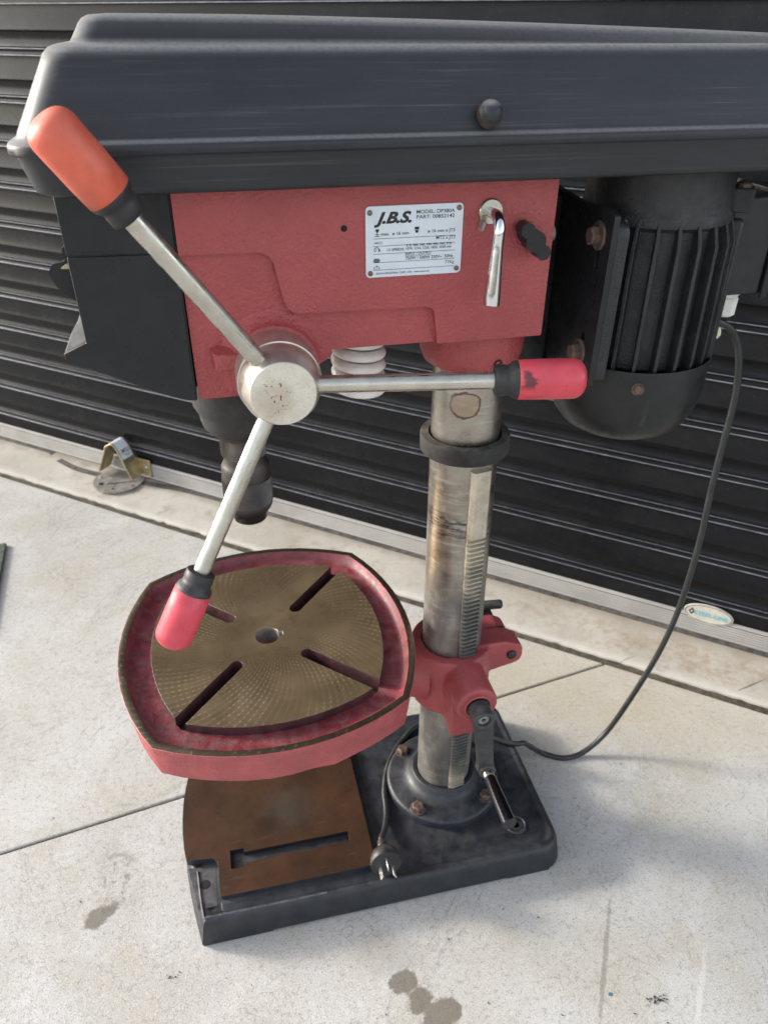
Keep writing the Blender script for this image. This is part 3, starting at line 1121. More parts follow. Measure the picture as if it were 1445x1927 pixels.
g.lathe([(6.5, 0), (6.2, 3.2), (5, 4)], (72, -25.5, 300), (0, -1, 0), 20)
build('clamp_bolt', g, RUBBER, bracket)
g = G()
g.lathe([(17, 0), (17, 1.6), (15.2, 2.4), (13.6, 1.2)], (3, -96.6, 296), (0, -1, 0), 40, c1=False)
build('boss_ring', g, RED_T, bracket)
g = G()
g.lathe([(13.6, 0), (13.6, .6)], (3, -97, 296), (0, -1, 0), 32)
build('shaft_bore', g, DARK, bracket)
g = G()
g.tube([(64, 30, 304), (62, 42, 312), (40, 44, 322), (58, 40, 329), (76, 36, 331)], [8, 8, 7, 6.4, 6.2], 14)
g.lathe([(6.2, 0), (5.6, 2.5), (3, 4.2)], (76, 36, 331), (18, -4, 2), 14)
build('clamp_lever', g, RUBBER, dp, ang=50)

# --- table
TC = Vector((-227.5, 0))
TR = radians(1.75)


def tshape(d, n=12, cr=9):
    """square with bulging sides, inset by d"""
    R = 266 - d
    e = -95
    # corner on the diagonal: (c, c), c^2 + (c - e)^2 = R^2
    b = -2 * e; cc = e * e - R * R
    c = (-b + sqrt(b * b - 8 * cc)) / 4
    a0 = atan2(c - e, c)
    pts = []
    half = pi / 2 - a0
    for k in range(4):
        rot = k * pi / 2
        for i in range(n + 1):
            t_ = a0 + 2 * half * i / n
            x, y = R * cos(t_), e + R * sin(t_)
            if i == n:
                continue
            pts.append((x * cos(rot) - y * sin(rot), x * sin(rot) + y * cos(rot)))
        # blunt corner
    return pts


def tplace(p):
    x, y = p[0] * .985, p[1] * 1.025
    return (TC.x + x * cos(TR) - y * sin(TR), TC.y + x * sin(TR) + y * cos(TR))


def tring(d, z_):
    return [(*tplace(p), z_) for p in tshape(d)]


ZT = 368
g = G()
low = tring(5, 326)
low = [(x, y, z_ + 3 * sin(i * 1.7) * (1 if (i % 13) in (5, 6) else .12)) for i, (x, y, z_) in enumerate(low)]
g.loft([low, tring(1.2, 362), tring(0, ZT - .4), tring(.6, ZT)], False, False, 0)
g.loft([tring(.6, ZT), tring(7.8, ZT)], False, False, 1)
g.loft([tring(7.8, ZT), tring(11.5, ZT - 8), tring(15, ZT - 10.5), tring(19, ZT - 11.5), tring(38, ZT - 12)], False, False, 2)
g.loft([low, tring(16, 330)], False, False, 0)
under = [(x, y) for x, y, _ in tring(16, 0)]
g.plate(under, [], XY(330), XY(331), 0)
table = build('work_table', g, [RED_T, RIMM, RED_TR], dp, ang=38)
# machined face with four diagonal slots running out to the trough, and the centre hole
SW = 7.2
bnd = tshape(37, 16)
face = []
# walk the boundary, cutting a slot at each corner diagonal
nb = len(bnd) // 4
for k in range(4):
    # side k runs between diagonals; the slot precedes it at angle 45 + 90 k (start corner)
    ca = pi / 4 + k * pi / 2
    u = Vector((cos(ca), sin(ca))); v = Vector((-sin(ca), cos(ca)))
    side = bnd[k * nb:(k + 1) * nb]
    side = [p for p in side if abs(Vector(p).dot(v)) > SW + 1.2 or Vector(p).dot(u) < 0]
    ca2 = ca + pi / 2
    u2 = Vector((cos(ca2), sin(ca2))); v2 = Vector((-sin(ca2), cos(ca2)))
    side = [p for p in side if abs(Vector(p).dot(v2)) > SW + 1.2 or Vector(p).dot(u2) < 0]
    rend = Vector(side[0]).dot(u)
    # slot wall: from inner end out on the +v side of this diagonal
    r_in = 50
    arc = [u * (r_in + SW - SW * cos(a)) + v * (SW * sin(a)) for a in [(-pi / 2 + pi * i / 8) for i in range(9)]]
    face += [tuple(u * (rend + 2) - v * SW)] + [tuple(p) for p in arc] + [tuple(u * (rend + 2) + v * SW)]
    face += side
face = [tplace(p) for p in face]
hole = [tplace(p) for p in circle(0, 0, 14, 32)]
keyw = [tplace((14 * cos(a), 14 * sin(a))) for a in [radians(12 + i * 12) for i in range(29)]]
keyw = [tplace((18.5, 3.2)), ] + [tplace((14 * cos(a), 14 * sin(a))) for a in [radians(14 + i * 12) for i in range(28)]] + [tplace((18.5, -3.2))]
g = G()
SLOTM = M('dark_dusty_slot', (.060, .022, .024), .5, var=.4, vs=60, dust=.6, dcol=(.17, .13, .12))  # darker red than the table, with greyish dust
g.plate(face, [keyw], XY(344), XY(ZT - .3), 0, 1, 2, bottom=False)
build('machined_face', g, [MACH, SLOTM, GREY], table, bevel=.5, bseg=1, ang=30, label='brown machined table face with swirl milling marks')
g = G()
g.loft([[(*tplace(p), 346) for p in tshape(38)], [(*tplace(p), 345) for p in tshape(30)]], False, False)
fl_ = [tplace(p) for p in tshape(38)]
g.plate(fl_, [[tplace(p) for p in circle(0, 0, 15, 24)]], XY(345), XY(347), 0)
g.loft([[(*tplace(p), ZT - 12) for p in tshape(38)], [(*tplace(p), 347) for p in tshape(38)]], False, False, 1)
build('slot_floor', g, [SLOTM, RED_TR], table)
g = G()
g.lathe([(15, 347), (14.5, 300)], (TC.x, TC.y, 0), c0=False, seg=28)
build('centre_bore', g, DARK, table)

# --- crank
g = G()
g.lathe([(8, 95), (8, 99)], (3, 0, 296), (0, -1, 0), 24)
g.lathe([(13, 99), (13.2, 121), (12.4, 122.5), (8.8, 122.5), (8.2, 121.6), (8.0, 114)], (3, 0, 296), (0, -1, 0), 36)
arm = []
for i in range(13):
    t_ = i / 12
    zc = 296 - 92 * t_
    xc = 3 + 11 * t_ + 2.0 * sin(pi * t_)
    hw = 13.2 - 3.4 * sin(pi * min(t_ * 1.25, 1) / 2) + (2.0 if t_ > .93 else 0)
    yb = -113 + 5.5 * sin(pi * t_)
    th = 5.6
    arm.append([(xc - hw, yb - th, zc), (xc + hw, yb - th, zc - .08 * hw), (xc + hw, yb + th, zc - .08 * hw), (xc - hw, yb + th, zc)])
g.loft(arm)
g.lathe([(10.4, 106), (10.4, 119.5), (9.4, 121)], (14.6, 0, 203.5), (0, -1, 0), 28)
crank = build('crank_handle', g, CLAMP, dp, bevel=1.2, ang=45)
g = G()
g.lathe([(7.7, 114.2), (7.6, 118.2), (6.4, 119), (3.0, 119), (2.6, 116)], (3, 0, 296), (0, -1, 0), 24)
build('shaft_end', g, GREY, crank)
g = G()
g.lathe([(6.8, 0), (6.8, 6), (6.2, 7)], (14.6, -121, 203.5), (0, -1, 0), 24)
build('grip_collar', g, STEEL, crank)
g = G()
g.lathe([(6.4, 7), (7.2, 9), (8.1, 45), (8.7, 72), (8.0, 73.2)], (14.6, -121, 203.5), (0, -1, 0), 32)
build('crank_grip', g, DCHROME, crank, ang=30)

# --- head casting
hb = fillet([(-268, 866), (-267, 695), (-218, 695), (-196, 698), (-168, 731), (46, 731), (46.5, 866)], [0, 4, 10, 20, 10, 3, 0], 5)
g = G()
g.prism(hb, XZ(58), XZ(-54.6))
head = build('head_casting', g, RED, dp, bevel=2.5, bseg=3, ang=40)
pan = fillet([(-268, 866), (-268, 819.5), (-196, 818.5), (-186, 767), (-58, 765), (-53.5, 731), (46, 731), (46.5, 866)], [0, 0, 15, 17, 9, 0, 2, 0], 8)
def pan_ins(p, d):
    cx, cz = -110, 815
    return p


g = G()
g.prism(pan, XZ(-53), XZ(-60.2))
build('raised_panel', g, RED, head, bevel=2.6, bseg=3, ang=40)
g = G()
g.lathe([(51.5, 742), (51.5, 712), (50.5, 702), (47, 693), (43, 690), (37.2, 690)], seg=72, c0=False, c1=False)
build('column_socket', g, RED, head, ang=60)
ca_ = radians(-78)
q = Vector((cos(ca_), sin(ca_), 0))
g = G()
g.lathe([(9, 40), (8.5, 50.2)], (0, 0, 702), q, 4)
build('screw_pad', g, RED, head)
g = G()
g.lathe([(4.6, 50.2), (4.6, 51.2), (2.6, 51.3), (2.6, 50.4)], (0, 0, 702), q, 20)
build('set_screw', g, DARK, head)
g = G()
g.lathe([(2.6, 60), (2.6, 60.6)], (-136, 0, 834), (0, -1, 0), 20)
build('pin_hole', g, DARK, head)
# feed shaft boss
HX, HZ = -199.5, 722
g = G()
g.lathe([(52, 53), (46, 55.8), (41.5, 59), (38.6, 62.5), (37.8, 66), (30, 67)], (HX, 0, HZ), (0, -1, 0), 64, c0=False)
for i, (x_, y_, z_) in enumerate(g.v):
    dx, dz = x_ - HX, z_ - HZ
    rr = hypot(dx, dz)
    if dz < 4 and rr > 36.5:
        kk = 36.5 + (rr - 36.5) * max(min((dz + 8) / 12, 1), 0) if dx > 0 or dz < -24 else rr
        kk = min(kk, 36.5) if dz < -24 else kk
        g.v[i] = (HX + dx * kk / rr, y_, HZ + dz * kk / rr)
build('feed_boss', g, RED, head, ang=60)
g = G()
w0 = [(-254, -53, 742), (-228, -53, 744), (-228, -53, 724), (-252, -53, 722)]
w1 = [(-250, -67, 737), (-228, -69, 738), (-228, -69, 725), (-250, -67, 723.5)]
g.loft([w0, w1])
build('pointer_lug', g, RED, head, bevel=1.8, bseg=3)

# --- feed hub
g = G()
g.lathe([(34.6, 63), (35, 66), (35.6, 93), (34.9, 95.0), (33.2, 95.6)], (HX, 0, HZ), (0, -1, 0), 72)
hub = build('feed_hub', g, STEELH, dp)
g = G()
g.lathe([(32.8, 95), (34.0, 96), (33.8, 102), (32.0, 111), (27.2, 121.2)], (HX, 0, HZ), (0, -1, 0), 72)
build('hub_cone', g, STEELH, hub, ang=50)
g = G()
g.lathe([(27.2, 121.2), (26.5, 122)], (HX, 0, HZ), (0, -1, 0), 72)
build('hub_face', g, HUBF, hub, label='steel hub end face flecked with rust')

# --- three feed levers
def lever(ang, gm, label):
    a = radians(ang)
    e = Vector((cos(a), 0, sin(a)))
    b0 = Vector((HX, -106, HZ)) + e * 17
    tip = Vector((HX, -155, HZ)) + e * 245
    ax = (tip - b0).normalized()
    L = (tip - b0).length
    g = G()
    ra = L - 58
    g.lathe([(7.3, 0), (7.3, ra)], b0, ax, 32)
    rod = build('feed_lever', g, STEEL, dp)
    g = G()
    g.lathe([(7.4, ra - 17.5), (11.8, ra - 17), (12.8, ra - 16), (12.9, ra - 9), (12.3, ra - 6.5), (13.4, ra - 4), (15.2, ra - 1.8), (15.9, ra + 1), (15.9, ra + 4)], b0, ax, 36, c0=True)
    build('ferrule', g, RUBBER, rod, ang=50)
    g = G()
    R_ = 16.3
    pr = [(R_ - 1.2, ra + 1.5), (R_, ra + 2.2), (R_ + .4, ra + 20)]
    tl = L
    for i in range(9):
        t_ = pi / 2 * i / 8
        pr.append((R_ - 11 + .4 + 11 * cos(t_), tl - 11 + 11 * sin(t_)))
    g.lathe(pr, b0, ax, 40)
    build('grip', g, gm, rod, ang=60, label=label)
    # wrench flat at the root
    u = ax.orthogonal().normalized()
    return rod


lever(123.3, GRIPO, 'sun faded orange grip')
lever(1.2, GRIP, 'pinkish red grip')
lever(-119, GRIP, 'pinkish red grip')

# --- black front panel / switch box
g = G()
bp = [(-350.5, 868), (-348.6, 757), (-340, 741), (-308, 716), (-270, 696.5), (-268.6, 696), (-268.6, 868)]
g.prism(bp, XZ(50), XZ(-57.5))
fp = build('switch_box', g, BLACK, dp, bevel=.8)
g = G()
g.prism([(-350.6, 822), (-349.6, 754.4), (-368.5, 746.4), (-368, 741), (-362, 737), (-336, 724.5), (-300, 706), (-281, 698), (-269.6, 695.6), (-269.6, 821)], XZ(-54), XZ(-59))
build('lower_panel', g, BLACK, fp, bevel=.7)
g = G()
g.prism([(-351.4, 868), (-350.7, 823), (-269.6, 822), (-269.6, 868)], XZ(-56), XZ(-58.6))
build('upper_panel', g, BLACK, fp, bevel=.7)
# folded chin: a ramp that rises behind the lower front corner
g = G()
r0 = [(-349.4, -54, 754), (-368.4, -54, 746), (-368, -54, 741), (-349, -54, 736)]
r1 = [(-349.4, -40, 762), (-362.5, -40, 757), (-366, -40, 744), (-349, -40, 736)]
r2 = [(-349.4, -28, 768), (-357.0, -28, 764), (-363, -28, 748), (-349, -28, 736)]
r3 = [(-349.4, 44, 768), (-357.0, 44, 764), (-363, 44, 748), (-349, 44, 736)]
g.loft([r0, r1, r2, r3])
build('chin', g, M('sunlit_black_sheet', (.042, .042, .044), .4, .2, var=.3, vs=50, dust=.22), fp, bevel=.6)  # sunlight on the lip put into a greyer sheet colour
# catch plate with a brass coloured latch on the front of the box
g = G()
cp = fillet([(-350, 830), (-357, 824), (-355, 815), (-366, 813), (-370, 806), (-364, 792), (-350, 780)], [0, 5, 3, 3, 2, 10, 0], 4)
g.prism(cp, XZ(-36), XZ(-39))
catch = build('catch_plate', g, BLACK, fp, bevel=.4)
g = G()
g.prism(fillet([(-355, 813), (-350, 815), (-350, 809), (-361, 809.5)], 1.5, 3), XZ(-39), XZ(-41))
build('latch', g, BRASS, catch, bevel=.3)

# --- quill cap, chuck
CX = -232
g = G()
g.lathe([(30, 700), (45.5, 696), (45.5, 684), (44, 677), (43.2, 668), (40.5, 662), (38.5, 659), (38, 652), (36, 645), (31, 639), (24, 634), (24, 640)], (CX, 0, 0), seg=72, c0=True, c1=True)
quill = build('quill_cap', g, M('dark_grey_cast_cap', (.024, .0235, .023), .75, var=.15, bump=.5, bs=900, dust=.12), dp, ang=40)
g = G()
g.box((CX + 4, -37, 633), (CX + 18, -24, 645))
build('cap_notch', g, DARK, quill, bevel=1.5)
g = G()
g.lathe([(16, 640), (16, 628)], (CX, 0, 0), seg=40)
g.lathe([(20, 634), (22, 633), (22.2, 621)], (CX, 0, 0), seg=72, c1=False)
g.lathe([(21, 619), (20.6, 604), (22.6, 600), (24.2, 597), (24.2, 588), (24.5, 586)], (CX, 0, 0), seg=64, c0=False, c1=False)
g.lathe([(24.6, 585.5), (24.9, 584), (24.9, 560), (23.6, 550)], (CX, 0, 0), seg=64, c0=False, c1=False)
chuck = build('chuck', g, CHUCKM, dp, ang=40)
# diamond knurled bands
def knurl(name, r, z0_, z1_, n, rows_, par):
    g = G()
    vs = []
    fs = []
    for j in range(rows_ + 1):
        for i in range(n):
            k_ = (i + j) % 2
            rr = r + (.55 if k_ else 0)
            a = 2 * pi * i / n
            vs.append((CX + rr * cos(a), rr * sin(a), z0_ + (z1_ - z0_) * j / rows_))
    for j in range(rows_):
        for i in range(n):
            k_ = (i + 1) % n
            fs.append((j * n + i, j * n + k_, (j + 1) * n + k_, (j + 1) * n + i))
    g.add(vs, fs)
    return build(name, g, CHUCKM, par, smooth=False)


knurl('knurled_band', 22.2, 611, 631, 150, 18, chuck)
knurl('knurled_band', 24.8, 556, 584, 170, 26, chuck)
g = G()
g.lathe([(24.2, 556), (24.4, 552), (22.8, 548), (20.6, 546.5)], (CX, 0, 0), seg=64, c0=False, c1=False)
build('chuck_ring', g, STEEL if False else CHUCKM, chuck)
g = G()
g.lathe([(21, 548), (20.4, 545), (17.5, 535), (16, 533.5), (8, 533.5), (7.5, 540)], (CX, 0, 0), seg=56, c0=False)
build('chuck_nose', g, M('glossy_black_steel', (.012, .012, .013), .2, .3, var=.1), chuck, ang=40)

# --- white coil under the head
g = G()
pts = []
for i in range(0, 7 * 24 + 1):
    a = 2 * pi * i / 24
    pts.append((-110 + 22 * cos(a), 20 + 22 * sin(a), 748 - 12.6 * i / 24))
g.tube(pts, 5.5, 14)
g.lathe([(12, 745), (12, 662)], (-110, 20, 0), seg=24)
build('coil', g, WHITEC, dp, ang=60, label='white coiled sleeve under the head')

# --- belt cover
def cov(ix, iy, z_, crown=0):
    r = max(27 - .25 * min(ix, iy), 13)
    P = rrect(-370 + ix, 330 - ix, -108 + iy, 108 - iy, r, 8)
    P2 = []
    # extra points along the straight sides so that the crown can bend
    for i in range(len(P)):
        a = P[i]; b = P[(i + 1) % len(P)]
        P2.append(a)
        if i % 9 == 8:
            m_ = 14 if i in (17, 35) else 5
            for k_ in range(1, m_):
                P2.append((a[0] + (b[0] - a[0]) * k_ / m_, a[1] + (b[1] - a[1]) * k_ / m_))
    return [(x, y, z_ - crown * 11 * max((x + 300) / 520, 0) ** 1.6) for x, y in P2]


g = G()
g.loft([cov(22, 22, 870.5), cov(15, 13, 871), cov(11, 10.5, 873), cov(9.5, 9.5, 877), cov(3.5, 5.5, 897.2), cov(1.4, 1.6, 897.6), cov(0, 0, 899.2), cov(0, 0, 903.5), cov(1.2, 1.2, 905.6), cov(4.5, 3.8, 906.6),
        cov(6.5, 5, 908.5), cov(8, 6, 912), cov(29.5, 23.2, 952), cov(31.8, 25.4, 956.5), cov(35.5, 28.8, 960), cov(40, 33, 961.6), cov(46.5, 38.5, 962.0, .3), cov(49.5, 41, 963.2, .4), cov(51.5, 42.4, 966, .5), cov(56.5, 46.5, 974, 1),
        cov(59, 48.6, 976.6, 1), cov(63, 52, 978.4, 1), cov(75, 60, 979.4, 1), cov(150, 95, 980, 1)])
cover = build('belt_cover', g, COVER, dp, ang=50)
ka = Vector((0, -.92, .40)).normalized()
kp = Vector((-35, -102, 917))
g = G()
g.lathe([(5, -6), (5, 0)], kp, ka, 20)
n = 36
prof_k = [(7.6, 0), (8.8, .8), (9.0, 7.5), (7.6, 9.2), (7.2, 10.4), (5.6, 12.6), (3, 13.9), (.2, 14.3)]
g.lathe(prof_k, kp, ka, 40)
knob = build('cover_knob', g, COVER, cover, ang=40)
u = ka.orthogonal().normalized(); w_ = ka.cross(u)
g = G()
for i in range(n):
    a = 2 * pi * i / n
    c_ = kp + (u * cos(a) + w_ * sin(a)) * 8.9
    g.tube([c_ + ka * .9, c_ + ka * 7.4], .55, 5)
build('knurling', g, RUSTB, knob)

# --- motor
MX, MY = 173, -5
g = G()
g.lathe([(66, 872), (66.5, 838), (68, 832), (70, 829), (70, 822), (66, 818), (66, 690), (60, 684)], (MX, MY, 0), seg=80)
motor = build('motor', g, BLACKM, dp, ang=40)
# cooling fins, one object each
g = G()
fp_ = [(0, 826), (3, 829), (10.5, 806), (11.8, 702), (10.5, 687), (-4, 684), (-4, 826)]
g.prism([(p[0], p[1]) for p in fp_], lambda p: (p[0], -2.0, p[1]), lambda p: (p[0], 2.0, p[1]))
first = None
for i in range(24):
    a = radians(-176 + i * 15)
    if first is None:
        o = build('fin', g, BLACKM, motor, bevel=.9, bseg=2)
        first = o
    else:
        o = copy_part(first, motor)
    o.location = ((MX + 66 * cos(a)) * MM, (MY + 66 * sin(a)) * MM, 0)
    o.rotation_euler = (0, 0, a)
# corner post with clamp lug
g = G()
pa = radians(-33)
for r0, r1, w, z0_, z1_ in ((58, 80, 9, 688, 822),):
    g.box((r0, -w, z0_), (r1, w, z1_))
o = build('corner_post', g, BLACKM, motor, bevel=2.5)
o.location = (MX * MM, MY * MM, 0); o.rotation_euler = (0, 0, pa)
g = G()
g.box((58, -10, 829), (83, 10, 850))
o = build('clamp_lug', g, BLACKM, motor, bevel=1.6)
o.location = (MX * MM, MY * MM, 0); o.rotation_euler = (0, 0, pa)
g = G()
g.lathe([(7, 850), (6.4, 853.5), (3, 855.5)], (73, 0, 0), seg=18)
o = build('bolt', g, RUSTB, motor, ang=40)
o.location = (MX * MM, MY * MM, 0); o.rotation_euler = (0, 0, pa)
# fan cover
g = G()
g.lathe([(78.5, 691), (79.2, 692), (79.6, 690), (79.4, 664), (78.4, 651), (75.5, 637), (70, 624), (61, 613), (49, 606), (32, 602.5), (10, 602)], (MX, MY, 0), seg=96, c0=False)
g.lathe([(78.4, 691.5), (78, 655)], (MX, MY, 0), seg=96, c0=False, c1=False)
fan = build('fan_cover', g, M('black_fan_cover_paint', (.011, .0118, .013), .42, var=.2, vs=25, dust=.25, Specular_IOR_Level=.34, dcol=(.2, .185, .15), scratch=.2, sstretch=(60, 60, 25)), dp, ang=50)
fan.parent = motor
for a in (-111, 10, 130):
    q = Vector((cos(radians(a)), sin(radians(a)), 0))
    g = G()
    g.lathe([(6.2, 78.8), (6.2, 80.4)], (MX, MY, 676), q, 20)
    g.lathe([(4.4, 80.4), (4.0, 82.2), (2, 83)], (MX, MY, 676), q, 16)
    build('screw', g, RUSTB, fan, ang=40)
# terminal box
g = G()
g.box((256, -10, 738), (306, 66, 833))
tb = build('terminal_box', g, M('dark_grey_box_paint', (.015, .017, .020), .5, var=.2, dust=.25, Specular_IOR_Level=.35, dcol=(.2, .19, .17)), motor, bevel=2)
g = G()
g.box((306.5, -14, 732), (316, 70, 838))
build('box_lid', g, BLACK, tb, bevel=2)
g = G()
g.lathe([(11, 833), (11, 836), (9, 837)], (272, 4, 0), seg=22)
build('washer', g, STEEL, tb)
g = G()
g.lathe([(5, 837), (4.6, 841), (2, 843)], (272, 4, 0), seg=16)
build('screw', g, RUSTB, tb)
g = G()
g.lathe([(11.5, 744), (11.5, 730), (10, 729), (10, 727), (11, 726), (10.5, 708), (8, 706)], (296, 22, 0), seg=8)
build('cable_gland', g, M('white_plastic_gland', (.74, .74, .70), .4, var=.06), motor, ang=30)
g = G()
g.lathe([(7, 690), (8, 684), (6, 680)], (292, 26, 0), seg=8)
build('cable_clip', g, IVORY, motor, ang=30)
# motor mounting plate and foot
g = G()
mpl = fillet([(44, 842), (-20, 838), (-70, 842), (-83, 838), (-80, 684), (20, 668), (58, 690)], [0, 20, 12, 3, 4, 10, 0], 5)
slots_ = []
for yy, z_ in ((-62, 803), (-57, 715)):
    slots_.append(rrect(yy - 3.4, yy + 3.4, z_ - 14, z_ + 14, 3.3, 5))
g.plate(mpl, slots_, lambda p: (90, p[0], p[1]), lambda p: (95.5, p[0], p[1]))
mb = build('motor_mount', g, BLACK, dp, bevel=1.0)
g = G()
g.prism(fillet([(-30, 836), (-82, 830), (-79, 688), (-30, 690)], [0, 12, 4, 0], 5), lambda p: (96.2, p[0], p[1]), lambda p: (107, p[0], p[1]))
g.box((100, -42, 700), (130, -20, 815))
foot_ = build('motor_foot', g, BLACKM, mb, bevel=1.4)
for yy, z_ in ((-61, 818), (-55, 710)):
    g = G()
    g.lathe([(12.5, 0), (12.5, 2), (11.5, 2.6)], (90, yy, z_), (-1, 0, 0), 28)
    g.lathe([(8.4, 2.4), (8.4, 9), (7, 10.4)], (90, yy, z_), (-1, 0, 0), 6)
    build('bolt', g, RUSTB, mb, ang=25, bevel=.5)
    g = G()
    g.lathe([(8, 0), (8, 8), (6, 9)], (107, yy + 4, z_ + 4), (1, 0, 0), 6)
    build('nut', g, RUSTB, mb, ang=25, bevel=.5)
# folded web from the plate back to the head and the slide rod
g = G()
g.prism([(20, 838), (60, 850), (60, 690), (20, 672)], lambda p: (47 + (p[0] - 20) * .5, p[0], p[1]), lambda p: (90, p[0], p[1]))
build('mount_web', g, BLACK, mb, bevel=2)
g = G()
g.lathe([(8, 40), (8, 56), (7, 58)], (0, -34, 816), (1, 0, 0), 24)
build('slide_rod', g, GREY, dp)

# --- lock handle and wing knob
LX, LZ = -12, 842
g = G()
g.lathe([(10.4, 60), (10.4, 61.5), (9.6, 62.5), (8.2, 62.6)], (LX, 0, LZ), (0, -1, 0), 36)
ear = [(-22, 832), (-17, 838), (-14, 833), (-18, 826)]
g.prism(fillet([(LX - 9, LZ - 2), (LX - 4, LZ - 9), (LX - 6, LZ - 16), (LX - 11, LZ - 14)], 2, 3), XZ(-60.4), XZ(-61.8))
lh = build('lock_handle', g, STEEL, dp, ang=30)
pts = spline([(LX, -56, LZ), (LX, -70, LZ), (LX - .2, -80, LZ - 2), (LX - .8, -85, LZ - 9), (LX - 1.5, -86, LZ - 20), (LX - 2.5, -87, LZ - 40), (LX - 4, -88.5, LZ - 66), (LX - 4.3, -88.8, LZ - 70)], 6)
rad = []
for i, p in enumerate(pts):
    d_ = LZ - p.z
    rad.append(4.7 if d_ < 22 else min(4.7 + (d_ - 22) * .062, 7.3))
rad[-1] -= .9
g = G()
g.tube(pts, rad, 24)
build('handle_bar', g, CHROME, lh, ang=40)
KX, KZ = 23, 823
g = G()
g.lathe([(8, 59), (8, 66), (6, 68)], (KX - 2, 0, KZ), (0, -1, 0), 24)
wa = radians(-50)
bar = []
for i in range(40):
    t_ = i / 39 * 2 - 1
lob = []
up_ = []
for i in range(49):
    x = -18.3 * cos(pi * i / 48)
    h_ = 0.05
    for c_, r_ in ((-12.2, 6.2), (0, 8.8), (12.2, 6.2)):
        if abs(x - c_) < r_:
            h_ = max(h_, sqrt(r_ * r_ - (x - c_) ** 2))
    if abs(x) < 11.8:
        h_ = max(h_, 5.0)
    up_.append((x, h_))
lob = up_ + [(x, -h_) for x, h_ in up_[::-1]]
lob = [(KX + x * cos(wa) - y * sin(wa), KZ - 3 + x * sin(wa) + y * cos(wa)) for x, y in lob]
g.prism(lob, XZ(-66), XZ(-80))
build('wing_knob', g, BLACK, dp, bevel=1.6, bseg=3, ang=50)

# --- name plate with its print
NP = [(-118.5, 851), (-36, 849.5), (-36, 793), (-119, 793.5)]
npx0, npx1, npz0, npz1 = -118.5, -36, 793.4, 850.2
g = G()
g.prism(rrect(npx0, npx1, npz0, npz1, 3.5, 5), XZ(-60.4), XZ(-61.2))
plate = build('name_plate', g, PLATEM, dp, bevel=.25, bseg=1, label='silver data plate with black print')
for x, z_ in ((npx0 + 3.6, npz1 - 5), (npx1 - 3.8, npz1 - 3.8), (npx0 + 3.8, npz0 + 3.6), (npx1 - 3.8, npz0 + 4)):
    g = G()
    g.lathe([(2.2, 61.2), (2.1, 62), (1.2, 62.6)], (x, 0, z_), (0, -1, 0), 16)
    build('rivet', g, M('bronze_rivet', (.20, .14, .10), .45, .7, var=.3) if x < -100 and z_ > 840 else bpy.data.materials['bronze_rivet'], plate)
g = G()
YP = -61.35
PW, PH = npx1 - npx0, npz1 - npz0


def pp(u, v):      # plate coordinates: u 0..1 left to right, v 0..1 top to bottom
    return (npx0 + u * PW, YP, npz1 - v * PH)


def txt(s, u, v, h, w=None, align='LEFT', **kw):
    kw.setdefault('bold', .012)
    vs, fs = text2d(s, h, width=w, align=align, **kw)
    x0, _, zb = pp(u, v)
    g.add([(x0 + x, YP, zb + y) for x, y in vs], fs)


def quad(u0, v0, u1, v1):
    g.add([pp(u0, v0), pp(u1, v0), pp(u1, v1), pp(u0, v1)], [(0, 1, 2, 3)])


def poly(P):
    pts = [pp(*p) for p in P]
    tr = tessellate_polygon([[Vector((p[0], p[2], 0)) for p in pts]])
    g.add(pts, [tuple(t) for t in tr])


txt('J.B.S.', .085, .235, 8.3, 31.5, shear=.35, bold=.045)
txt('MODEL: DP380A', .515, .125, 2.8, 32.5)
txt('PART: 00852142', .515, .195, 2.8, 32.5)
txt('max.  \u00f8 16 mm', .155, .405, 2.5, 23.5)
txt('\u00f8 16 mm x JT3', .635, .395, 2.5, 23.5)
txt('MT2 x JT3', .925, .495, 2.6, 16.5, 'RIGHT', bold=.008)
txt('210, 300, 340, 450, 490, 540, 910,', .415, .575, 1.9, 39.5)
txt('1070, 1210, 1520, 1820, 2500 min', .415, .622, 1.9, 39)
txt('12 SPEEDS:', .22, .628, 2.0, 14.5)
txt('INPUT / OUTPUT', .41, .700, 2.2, 22.5)
txt('750W / 500W 230V~  50Hz', .41, .765, 2.6, 41.5)
txt('71Kg', .925, .850, 2.6, 8, 'RIGHT', bold=.006)
txt('REXON INDUSTRIAL CORP., LTD.   www.rexon.net', .105, .957, 1.5, 46)
for v in (.445, .548, .660, .782, .890):
    quad(.075, v, .93, v + .006)
quad(.405, .708, .675, .712)
# pictograms: press, chuck, arbor, turning arrow, motor, weight
quad(.10, .315, .135, .345); quad(.107, .345, .128, .36); quad(.114, .36, .121, .41); quad(.09, .41, .145, .418); quad(.095, .385, .14, .392)
poly([(.50, .305), (.545, .305), (.545, .345), (.50, .345)]); poly([(.502, .352), (.543, .352), (.533, .39), (.512, .39)])
poly([(.075, .503), (.16, .488), (.16, .494), (.10, .506)]); poly([(.075, .512), (.16, .524), (.16, .518), (.10, .509)]); quad(.16, .494, .175, .498); quad(.16, .514, .175, .518)
arc = []
for i in range(15):
    a = radians(-50 + i * 20)
    arc.append((.112 + .028 * cos(a), .605 - .041 * sin(a), .112 + .021 * cos(a), .605 - .031 * sin(a)))
for a, b in zip(arc, arc[1:]):
    g.add([pp(a[0], a[1]), pp(b[0], b[1]), pp(b[2], b[3]), pp(a[2], a[3])], [(0, 1, 2, 3)])
poly([(.128, .60), (.152, .60), (.140, .635)])
txt("1'", .104, .622, 2.0)
for i in range(7):
    quad(.078 + i * .010, .735 + (.006 if i in (0, 6) else 0), .085 + i * .010, .778 - (.004 if i in (0, 6) else 0))
quad(.09, .728, .135, .735); quad(.09, .778, .135, .785)
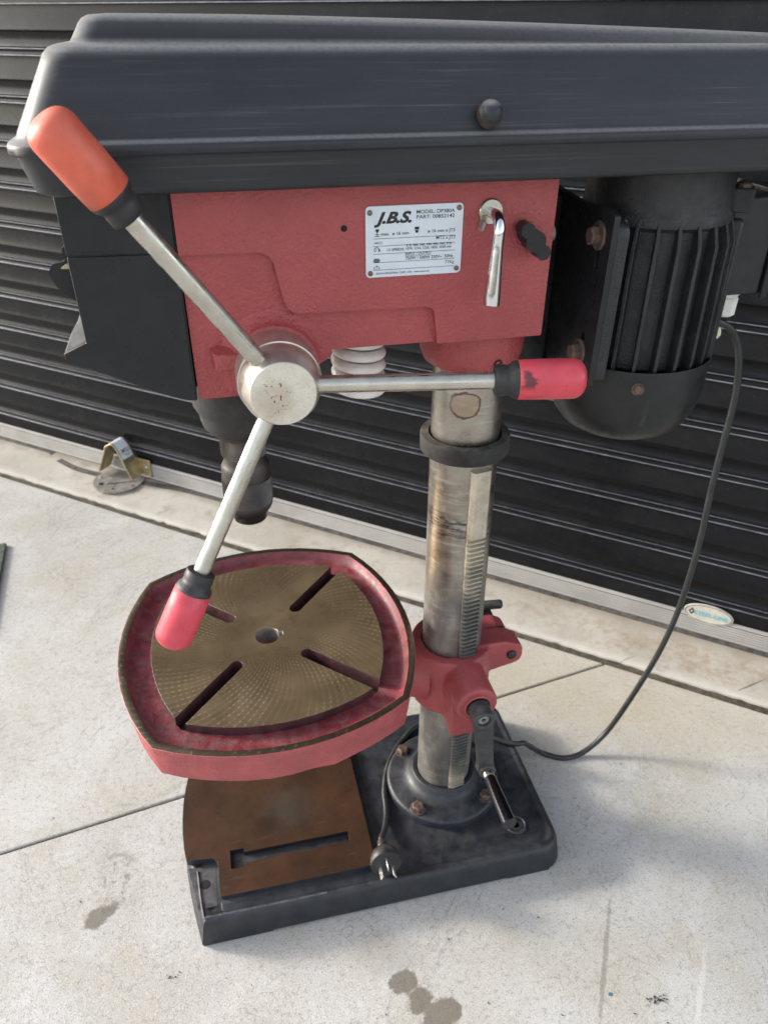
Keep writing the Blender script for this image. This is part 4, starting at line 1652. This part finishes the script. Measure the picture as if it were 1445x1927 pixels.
for P in ([(.078, .875), (.088, .845), (.093, .845), (.084, .875)], [(.146, .875), (.136, .845), (.131, .845), (.140, .875)], [(.078, .872), (.146, .872), (.146, .878), (.078, .878)], [(.088, .842), (.136, .842), (.136, .848), (.088, .848)], [(.104, .842), (.108, .825), (.116, .825), (.120, .842)]):
    poly(P)
build('lettering', g, INK, plate, smooth=False, flip=False)

# --- power cord and plug
cp_ = [(270, 22, 700), (281, 22, 701), (294, 22, 698), (311, 22, 688), (325, 22, 667), (334, 22, 637), (339, 22, 598), (339, 22, 535), (340, 22, 474), (343, 22, 416), (343, 22, 369), (341, 22, 314), (336, 22, 262), (322, 22, 196), (298, 27, 108), (276, 34, 38), (240, 30, 7), (207, 29, 4.6), (179, 43, 7), (158, 38, 30), (140, 35, 49), (126, 35, 51.5), (104, 50, 49), (58, 88, 49), (-2, 105, 49), (-38, 82, 49), (-68, 45, 49), (-85, 3, 49), (-92, -38, 49.5), (-101, -66, 54), (-109, -82, 61), (-110, -88, 62)]
cpts = spline(cp_, 8)
g = G()
g.tube(cpts, 4.1, 14)
cord = build('power_cord', g, CORD, dp, ang=60)
pb_ = Vector((-110, -88, 61)); pdn = Vector((-.06, -.95, .18)).normalized()
g = G()
g.lathe([(4, -3), (6, 0), (6.2, 3), (5.4, 4), (6.8, 6), (6.8, 8.5), (6, 9.5), (7.8, 11.5), (9, 13.5), (15.5, 19), (19.2, 26), (20.2, 31), (20, 36), (19, 37.6)], pb_, pdn, 44)
plug = build('plug', g, RUBBER, cord, ang=40)
ctr = pb_ + pdn * 37.6
right = Vector((1, 0, 0)); right = (right - pdn * right.dot(pdn)).normalized()
upv = right.cross(pdn).normalized()
if upv.z < 0:
    upv = -upv


def blade(px, py, ang_):
    ca, sa = cos(ang_), sin(ang_)
    u_ = right * ca + upv * sa
    v_ = -right * sa + upv * ca
    c_ = ctr + right * px + upv * py
    vs = [c_ + u_ * a + v_ * b + pdn * d_ for d_ in (-2, 17) for a, b in ((-3.2, -.8), (3.2, -.8), (3.2, .8), (-3.2, .8))]
    g = G()
    g.add(vs, [(0, 1, 2, 3), (7, 6, 5, 4), (0, 4, 5, 1), (1, 5, 6, 2), (2, 6, 7, 3), (3, 7, 4, 0)])
    build('pin', g, BLADE, plug, bevel=.3, bseg=1)


blade(0, 9, pi / 2)
blade(-8.2, -4.0, radians(60))
blade(8.2, -4.0, radians(120))
